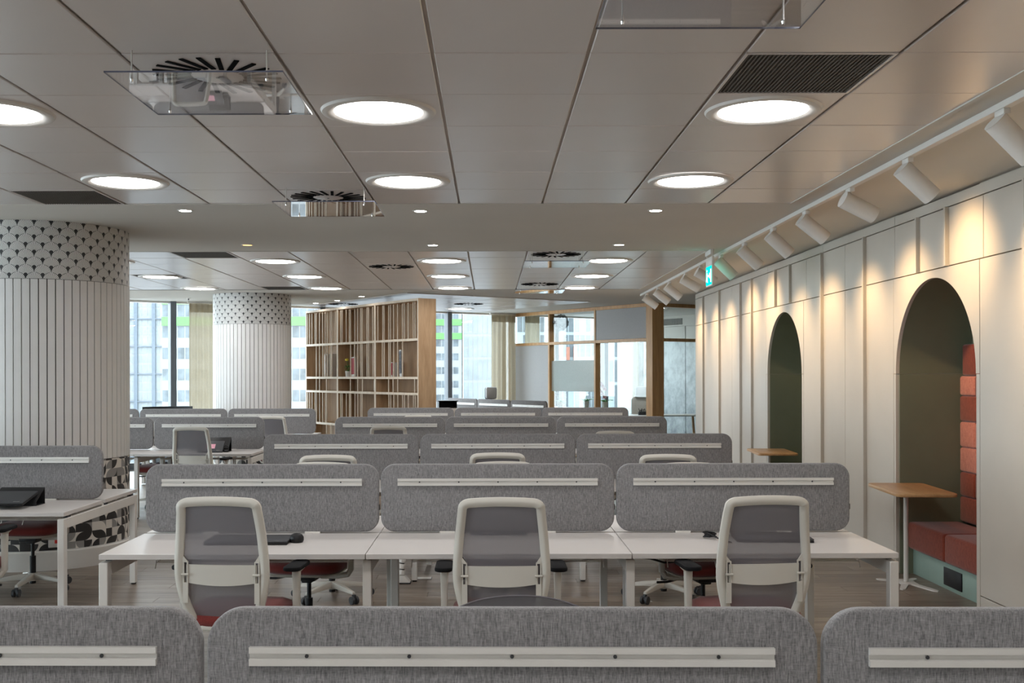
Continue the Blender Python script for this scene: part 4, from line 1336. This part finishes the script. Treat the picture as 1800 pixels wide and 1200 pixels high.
# ------------------------------------------------------------------ oak and glass partition (office)
PC = Vector((3.05, 20.4, 0))
part = thing('glass_partition', 'oak framed glass partition with grey fabric panels and frosted band', 'partition', PC, UA + PI / 2)
WL = 4.60
ts = [0.0, 1.60, 3.13, WL]
def pb(x0, x1, y0, y1, z0, z1, name, mat, par=None, bev=.003):
    return bx(name, (x0, x1, y0, y1, z0, z1), M[mat], par or part, bevel=bev, seg=1)
for i, t_ in enumerate(ts):
    w = .05 if i else .10
    pb(t_ - w / 2 if i else -.10, t_ + w / 2 if i else .08, -.14, .0, 0, ZC - .002, 'post', 'oak_frame')
MR = 2.385
for a, b in zip(ts[:-1], ts[1:]):
    a2, b2 = a + (.08 if a == 0 else .025), b - .025
    pb(a2, b2, -.13, .0, ZC - .07, ZC - .002, 'top_rail', 'oak_frame')
    pb(a2, b2, -.13, .0, MR - .03, MR + .03, 'mid_rail', 'oak_frame')
    pb(a2, b2, -.13, .0, 0, .10, 'bottom_rail', 'oak_frame')
    i = ts.index(a)
    if i == 2:
        pb(a2, b2, -.06, -.012, .10, MR - .03, 'fabric_panel', 'acoustic')
        pb(a2, b2, -.07, -.062, MR + .03, ZC - .07, 'glass_pane', 'glass', bev=0)
    elif i == 0:
        pb(a2, b2, -.07, -.062, .10, MR - .03, 'glass_pane', 'glass', bev=0)
        pb(a2, b2, -.06, -.012, MR + .03, ZC - .07, 'fabric_panel', 'acoustic')
    else:
        pb(a2, b2, -.07, -.062, .10, MR - .03, 'glass_pane', 'glass', bev=0)
        pb(a2, b2, -.07, -.062, MR + .03, ZC - .07, 'glass_pane', 'glass', bev=0)
        pb(a2, b2, -.061, -.058, 1.36, 2.01, 'frosted_film', 'frost', bev=0)
part2 = thing('glass_partition', 'narrow oak framed glass front between honey post and arched wall end', 'partition', PC + U * .14, UA)
def pb2(x0, x1, y0, y1, z0, z1, name, mat, bev=.003): return bx(name, (x0, x1, y0, y1, z0, z1), M[mat], part2, bevel=bev, seg=1)
pb2(.0, .16, -.10, .06, 0, ZC - .002, 'post', 'oak_frame')
for z0, z1, nm in ((ZC - .07, ZC - .002, 'top_rail'), (MR - .03, MR + .03, 'mid_rail'), (0, .1, 'bottom_rail')):
    pb2(.16, 3.56, -.06, .06, z0, z1, nm, 'oak_frame')
for a in (1.85, 3.51): pb2(a, a + .05, -.06, .06, .1, MR - .03, 'post', 'oak_frame')
pb2(.16, 3.5, -.004, .004, .10, MR - .03, 'glass_pane', 'glass', 0); pb2(.16, 3.5, -.004, .004, MR + .03, ZC - .07, 'glass_pane', 'glass', 0)

for a_, b_ in ((1.2, 1.15), (.8, 1.75)):  # hidden lamps added to brighten the office and its mural
    q_ = PC + U * a_ + V * b_
    lamp(q_.x, q_.y, ZC, 'added hidden ceiling lamp inside the glass office, ' + ('first one from the glass front' if b_ < 1.5 else 'second one from the glass front'), 'hidden lamps added in the glass office')
# panelled mural wall at the end of the office
def mural_mat():
    t = NT('misty_tree_mural')
    tc = t.n('ShaderNodeTexCoord').outputs['Object']
    sp = t.n('ShaderNodeSeparateXYZ'); t.l(tc, sp.inputs[0])
    f = t.noise(1.0, vec=tc, mapscale=(3.2, 3.2, 2.2), detail=8, rough=0.72)
    g = t.noise(1.0, vec=tc, mapscale=(7, 7, 6), detail=6, rough=.7)
    h = t.m_('ADD', t.m_('MULTIPLY', f, .7), t.m_('MULTIPLY', g, .3))
    fade = t.m_('MULTIPLY', t.m_('SUBTRACT', 2.5, sp.outputs[2]), .13)
    k = t.m_('ADD', h, fade)
    c = t.ramp(k, [(0.50, (0.74, 0.77, 0.78)), (0.68, (0.45, 0.48, 0.50)), (0.86, (0.18, 0.20, 0.22))])
    return t.done(t.bsdf(c, .7).outputs[0])
M['mural'] = mural_mat()
mw = struct(empty('wall_far', PC + U * 3.76, UA + PI / 2), 'panelled office wall with misty tree mural')
MB().box(-.2, 5.2, -.14, -.03, 0, ZC).build('wall_backing', M['batten'], mw)
w0 = 0.0
for i in range(7):
    a, b = -.1 + i * .72, -.1 + (i + 1) * .72
    bx('mural_panel', (a + .009, b - .009, -.03, 0, 0.0, 2.5), M['mural'], mw, bevel=.002, seg=1)
    bx('upper_panel', (a + .009, b - .009, -.03, 0, 2.515, ZC - .25), M['panel'], mw, bevel=.002, seg=1)
bx('top_panel', (-.1, 5.0, -.03, 0, ZC - .245, ZC), M['panel'], mw)
vg = MB()
for i in range(18): vg.box(2.88 + i * .04, 2.905 + i * .04, .0, .006, ZC - .21, ZC - .06)
o = vg.build('vent_slots', M['grille'], mw, smooth=False); o['kind'] = 'stuff'

# office furniture behind glass
def inroom(a, b): return PC + U * a + V * b
dk2 = thing('executive_desk', 'white topped office desk with splayed oak legs behind the glass front', 'desk', inroom(1.35, 1.0), math.radians(4))
MB().prism(rrect(-.80, .80, -.38, .38, .03), .86, .885).build('tabletop', M['desk'], dk2, bevel=.004)
for sx in (-1, 1):
    for sy in (-1, 1):
        MB().tube([(sx * .68, sy * .28, .86), (sx * .76, sy * .34, 0)], .028, 8).build('leg', M['oak_frame'], dk2)
hb = thing('executive_chair', 'white tufted high back chair with grey headrest behind the glass', 'chair', inroom(1.25, 1.95) + Vector((.33, 0, 0)), PI)
chair_base(hb)
MB().box(-.26, .26, -.25, .25, .44, .55).build('seat', M['white'], hb, bevel=.04, seg=3)
m = MB()
for i in range(6):
    for j in range(5):
        pass
MB().prism(rrect(-.25, .25, .52, 1.25, .10), -.30, -.20, 'y').build('backrest', M['white'], hb, bevel=.03, seg=3)
tf = MB()
for i in range(4):
    for j in range(6): tf.cyl((-.16 + i * .107, -.197, .62 + j * .105), (-.16 + i * .107, -.2025, .62 + j * .105), .010, n=8)
o = tf.build('tufting_buttons', M['plastic'], hb); o['kind'] = 'stuff'
MB().prism(rrect(-.17, .17, 1.20, 1.46, .06), -.27, -.17, 'y').build('headrest', M['acoustic'], hb, bevel=.03, seg=3)
for s_ in (-1, 1): MB().tube([(s_ * .26, -.2, .52), (s_ * .31, -.1, .68), (s_ * .31, .15, .68), (s_ * .26, .18, .52)], .02, 8).build('armrest', M['white'], hb)

tb2 = thing('desk_organiser', 'dark pen holder standing on the white desk behind glass', 'pen holder', inroom(.85, 1.05) + Vector((0, 0, .885)))
MB().prism(rrect(-.12, .12, -.05, .05, .02), 0, .07).build('holder', M['dgrey'], tb2, bevel=.003)
pn = MB(); rg = random.Random(2)
for i in range(14):
    x = -.1 + .2 * i / 13; pn.tube([(x, 0, .05), (x + rg.uniform(-.03, .03), rg.uniform(-.03, .03), .10 + rg.uniform(0, .05))], .006, 4)
o = pn.build('pens', M['dgrey'], tb2); o['kind'] = 'stuff'

cd = thing('credenza', 'low white cabinet with plants inside the glass office', 'cabinet', inroom(.45, 2.9), UA + PI / 2)
bx('body', (-1.05, 1.05, -.22, .22, .06, 1.0), M['white'], cd, bevel=.004); bx('plinth', (-1.02, 1.02, -.19, .19, 0, .06), M['dgrey'], cd)
for i in range(3): bx('door', (-1.04 + i * .695, -.355 + i * .695, .22, .235, .08, .98), M['oak'], cd, bevel=.003)
def orchid(p_, label, n=5, leaves=5, h=.45, big=1.0, pot=True):
    t = thing('potted_orchid', label, 'plant', p_)
    if pot: MB().lathe([(.0001, 0), (.055, 0), (.07, .14), (.062, .14), (.055, .12), (.0001, .12)], 20).build('pot', M['plastic'], t)
    rg = random.Random(int(p_.x * 100))
    for i in range(leaves):
        a = 2 * PI * i / leaves + .4; d = Vector((math.cos(a), math.sin(a), 0)); s_ = Vector((-d.y, d.x, 0))
        vs = []
        for k in range(6):
            f = k / 5; w = .045 * math.sin(PI * min(.97, f * .9 + .08)) * big
            c = d * (.02 + .19 * f * big) + Vector((0, 0, .13 + .16 * f * big - .12 * f * f * big))
            vs += [c - s_ * w, c + Vector((0, 0, -.008)), c + s_ * w]
        fs = [q for k in range(5) for q in ((3 * k, 3 * k + 1, 3 * k + 4, 3 * k + 3), (3 * k + 1, 3 * k + 2, 3 * k + 5, 3 * k + 4))]
        MB().add(vs, fs).build('leaf', M['leaf'], t)
    sp = [(0, 0, .12), (.01, 0, .12 + h * .5), (-.02, 0, .12 + h * .85), (-.08, 0, .12 + h)]
    MB().tube(sp, .004, 5).build('stem', M['leaf'], t)
    for i in range(n):
        c = Vector((-.08 + .035 * (i % 3), -.02 + rg.uniform(-.03, .03), .12 + h - .055 * i))
        m = MB()
        for q in range(5):
            a = 2 * PI * q / 5; d = Vector((math.cos(a), -.25, math.sin(a))); s_ = Vector((-math.sin(a), 0, math.cos(a)))
            m.add([c, c + d * .025 + s_ * .018, c + d * .05, c + d * .025 - s_ * .018], [(0, 1, 2, 3)])
        m.build('flower', M['pink'], t)
    return t
orchid(Vector((px(1063, 22.4), 22.4, 1.0)), 'pink flowering orchid in grey pot behind the partition glass', n=6, h=.40)
orchid(Vector((px(1030, 22.9), 22.9, 1.0)), 'broad leaved green orchid left of the flowering one behind glass', n=1, leaves=6, h=.3, big=1.2)
orchid(Vector((px(985, 23.3), 23.4, .98)), 'thin stemmed plant behind the frosted glass band', n=1, leaves=4, h=.32, big=.7)

pl = thing('pendant_lamp', 'spherical pendant of clear overlapping discs hanging in the glass office', 'pendant lamp', (px(986, 23.0), 23.0, 0))
cz = CAMZ + 91 * 23 / F
MB().cyl((0, 0, cz + .1), (0, 0, ZC), .006, n=6).build('cord', M['white'], pl)
pt = MB(); rg = random.Random(9)
for i in range(90):
    z = 1 - 2 * (i + .5) / 90; a = i * 2.39996; r_ = math.sqrt(1 - z * z)
    n_ = Vector((r_ * math.cos(a), r_ * math.sin(a), z)); c = Vector((0, 0, cz)) + n_ * .165
    n2 = (n_ + Vector((rg.uniform(-.5, .5), rg.uniform(-.5, .5), rg.uniform(-.5, .5)))).normalized()
    pt.cyl(c - n2 * .001, c + n2 * .001, .035, n=10)
M['disc'] = sheer('clear_disc', (0.25, 0.27, 0.28), .4, .75)
o = pt.build('disc_cluster', M['disc'], pl, smooth=False); o['kind'] = 'stuff'

# high back chair headrest by the curtain, and tray box
hc = thing('task_chair', 'grey chair headrest with black back rising before the beige curtain', 'chair', (px(870, 22.2), 22.2, 0), math.radians(200))
chair_base(hc)
MB().box(-.25, .25, -.24, .24, .44, .53).build('seat', M['dgrey'], hc, bevel=.03)
MB().prism(rrect(-.22, .22, .56, 1.18, .08), -.28, -.23, 'y').build('backrest', M['black'], hc, bevel=.015)
MB().box(-.03, .03, -.30, -.27, 1.1, 1.3).build('neck', M['black'], hc)
MB().prism(rrect(-.12, .12, 1.21, 1.455, .04), -.27, -.19, 'y').build('headrest', M['acoustic'], hc, bevel=.02)
MB().prism(rrect(-.12, .12, 1.20, 1.45, .04), -.30, -.27, 'y').build('headrest_shell', M['black'], hc, bevel=.008)
bxx = thing('filing_pedestal', 'white pedestal with open black tray on top before far windows', 'cabinet', (px(785, 18.8), 18.9, 0), math.radians(8))
bx('body', (-.15, .15, -.2, .2, 0, 1.13), M['white'], bxx, bevel=.003)
for i in range(3): bx('drawer', (-.145, .145, -.212, -.2, .04 + i * .36, .38 + i * .36), M['white'], bxx, bevel=.003)
m = MB(); m.box(-.16, .16, -.2, .2, 1.13, 1.145); m.box(-.16, -.15, -.2, .2, 1.145, 1.25); m.box(.15, .16, -.2, .2, 1.145, 1.25); m.box(-.15, .15, .19, .2, 1.145, 1.25); m.box(-.18, .18, -.21, .2, 1.25, 1.262)
m.build('tray', M['black'], bxx)

# ------------------------------------------------------------------ outside
def building(name, label, c, rz, w, h, base, fh, fw, spec, mats, depth=6, z0=-14):
    """facade in local x-z plane facing -y; bands and panes as separate bars"""
    b = thing(name, label, 'building', (c[0], c[1], 0), rz, 'buildings outside the windows')
    bx('facade_wall', (-w / 2, w / 2, 0, depth, z0, h), mats[0], b)
    g = MB(); gp = MB(); mm = MB()
    nfl = int((h - z0) / fh); nw = int(w / fw)
    for i in range(nfl):
        z = z0 + i * fh
        for j in range(nw):
            x = -w / 2 + j * fw
            if spec == 'stripes':
                if (j * 7 + i * 3) % 5 < 3: g.box(x + fw * .12, x + fw * .8, -.03, .02, z + .3, z + fh - .1)
            elif spec == 'grid':
                g.box(x + fw * .06, x + fw * .94, -.02, .02, z + .12, z + fh - .12)
            else:
                g.box(x + fw * .08, x + fw * .92, -.03, .02, z + fh * .42, z + fh - .05)
        if spec == 'bands' and i % 1 == 0: gp.box(-w / 2, w / 2, -.08, .01, z - .02, z + fh * .38)
    for j in range(nw + 1):
        x = -w / 2 + j * fw; mm.box(x - .04, x + .04, -.12, -.02, z0, h)
    g.build('window', mats[1], b, smooth=False)['kind'] = 'stuff'
    if gp.v: gp.build('spandrel', mats[2], b, smooth=False)['kind'] = 'stuff'
    mm.build('mullion', mats[3], b, smooth=False)['kind'] = 'stuff'
    return b
bw = simple('pale_facade', (0.25, 0.257, 0.262), .7, var=.02, scale=.4)
bglass = simple('facade_glass', (0.10, 0.12, 0.135), .35, var=.5, scale=.5)
bpale = simple('pale_glazing', (0.21, 0.235, 0.247), .4, var=.15, scale=.3)
bgreen = simple('lime_green_panel', (0.10, 0.27, 0.08), .6, var=.12, scale=.3)
bdark = simple('dark_facade_glass', (0.055, 0.062, 0.07), .4, var=.4, scale=.6)
bline = simple('blue_grey_mullion', (0.10, 0.125, 0.155), .5)
borange = simple('orange_facade_panel', (0.26, 0.085, 0.05), .6)
def tower(name, label, D, x0, x1, z1, zref, fh, fw, sp, wallm, glassm, green=(), thick=0.0, lines=None, split=1):
    """office building standing D metres away: solid wall, window strips, spandrels"""
    b = thing(name, label, 'building', ((x0 + x1) / 2, D, 0), 0, 'buildings outside the windows')
    w = x1 - x0
    bx('facade_wall', (-w / 2, w / 2, 0, 8, -30, z1), wallm, b)
    g = MB(); k = math.floor((-30 - zref) / fh) + 1
    n = int(w / fw); rg = random.Random(int(w * 10))
    while zref + k * fh < z1 - fh * .5:
        z = zref + k * fh
        for i in range(n):
            if split == 2 and rg.random() < .22: continue
            g.box(-w / 2 + i * fw + fw * .08, -w / 2 + (i + 1) * fw - fw * .08, -.05, .02, z + sp * fh + .1, z + fh - .1)
        if k in green: bx('green_band', (-w / 2, w / 2, -.2, .0, z, z + sp * fh), bgreen, b)
        k += 1
    g.build('window', glassm, b, smooth=False)['kind'] = 'stuff'
    if lines:
        m = MB(); x = -w / 2
        while x < w / 2: m.box(x - lines[1], x + lines[1], -.5, -.1, -30, z1); x += lines[0]
        z = -29
        while z < z1: m.box(-w / 2, w / 2, -.45, -.15, z - .12, z + .12); z += lines[2]
        m.build('mullion', lines[3], b, smooth=False)['kind'] = 'stuff'
    return b
tower('office_tower', 'pale glass tower outside the left windows behind the big column', 240, -100, -73.4, 34, 0, 2.1, 1.35, .1, bw, bpale, lines=(4.05, .38, 6.2, bline))
tower('office_block', 'white block with lime green bands outside beside far column and bookcase', 160, -49.3, -12.0, 22, 9.15, 3.2, 1.15, .41, bw, bglass, green=(0, 1))
tower('office_block', 'grey block with lime green bands outside the window right of bookcase', 240, -20, -6.3, 32, 9.7, 3.1, 1.3, .45, bw, bglass, green=(0, 1))
tower('glass_building', 'pale curtain wall building outside just left of the right curtain', 240, -6.0, 3.5, 34, 0, 5.2, 1.1, .08, bw, bpale)
sb = tower('striped_building', 'white building with dark vertical strips outside behind the glass office', 140, 3.6, 40, 21, 0.4, 3.3, .75, .06, bpale, bdark, split=2)
for i in range(3): bx('orange_panel', (-12.7 + i * .95, -12.25 + i * .95, -.4, 0, 3.6, 5.3), borange, sb)
grd = struct(bx('ground', (-200, 200, 34, 300, -30.2, -30), simple('street_asphalt', (.22, .22, .23), .9)))
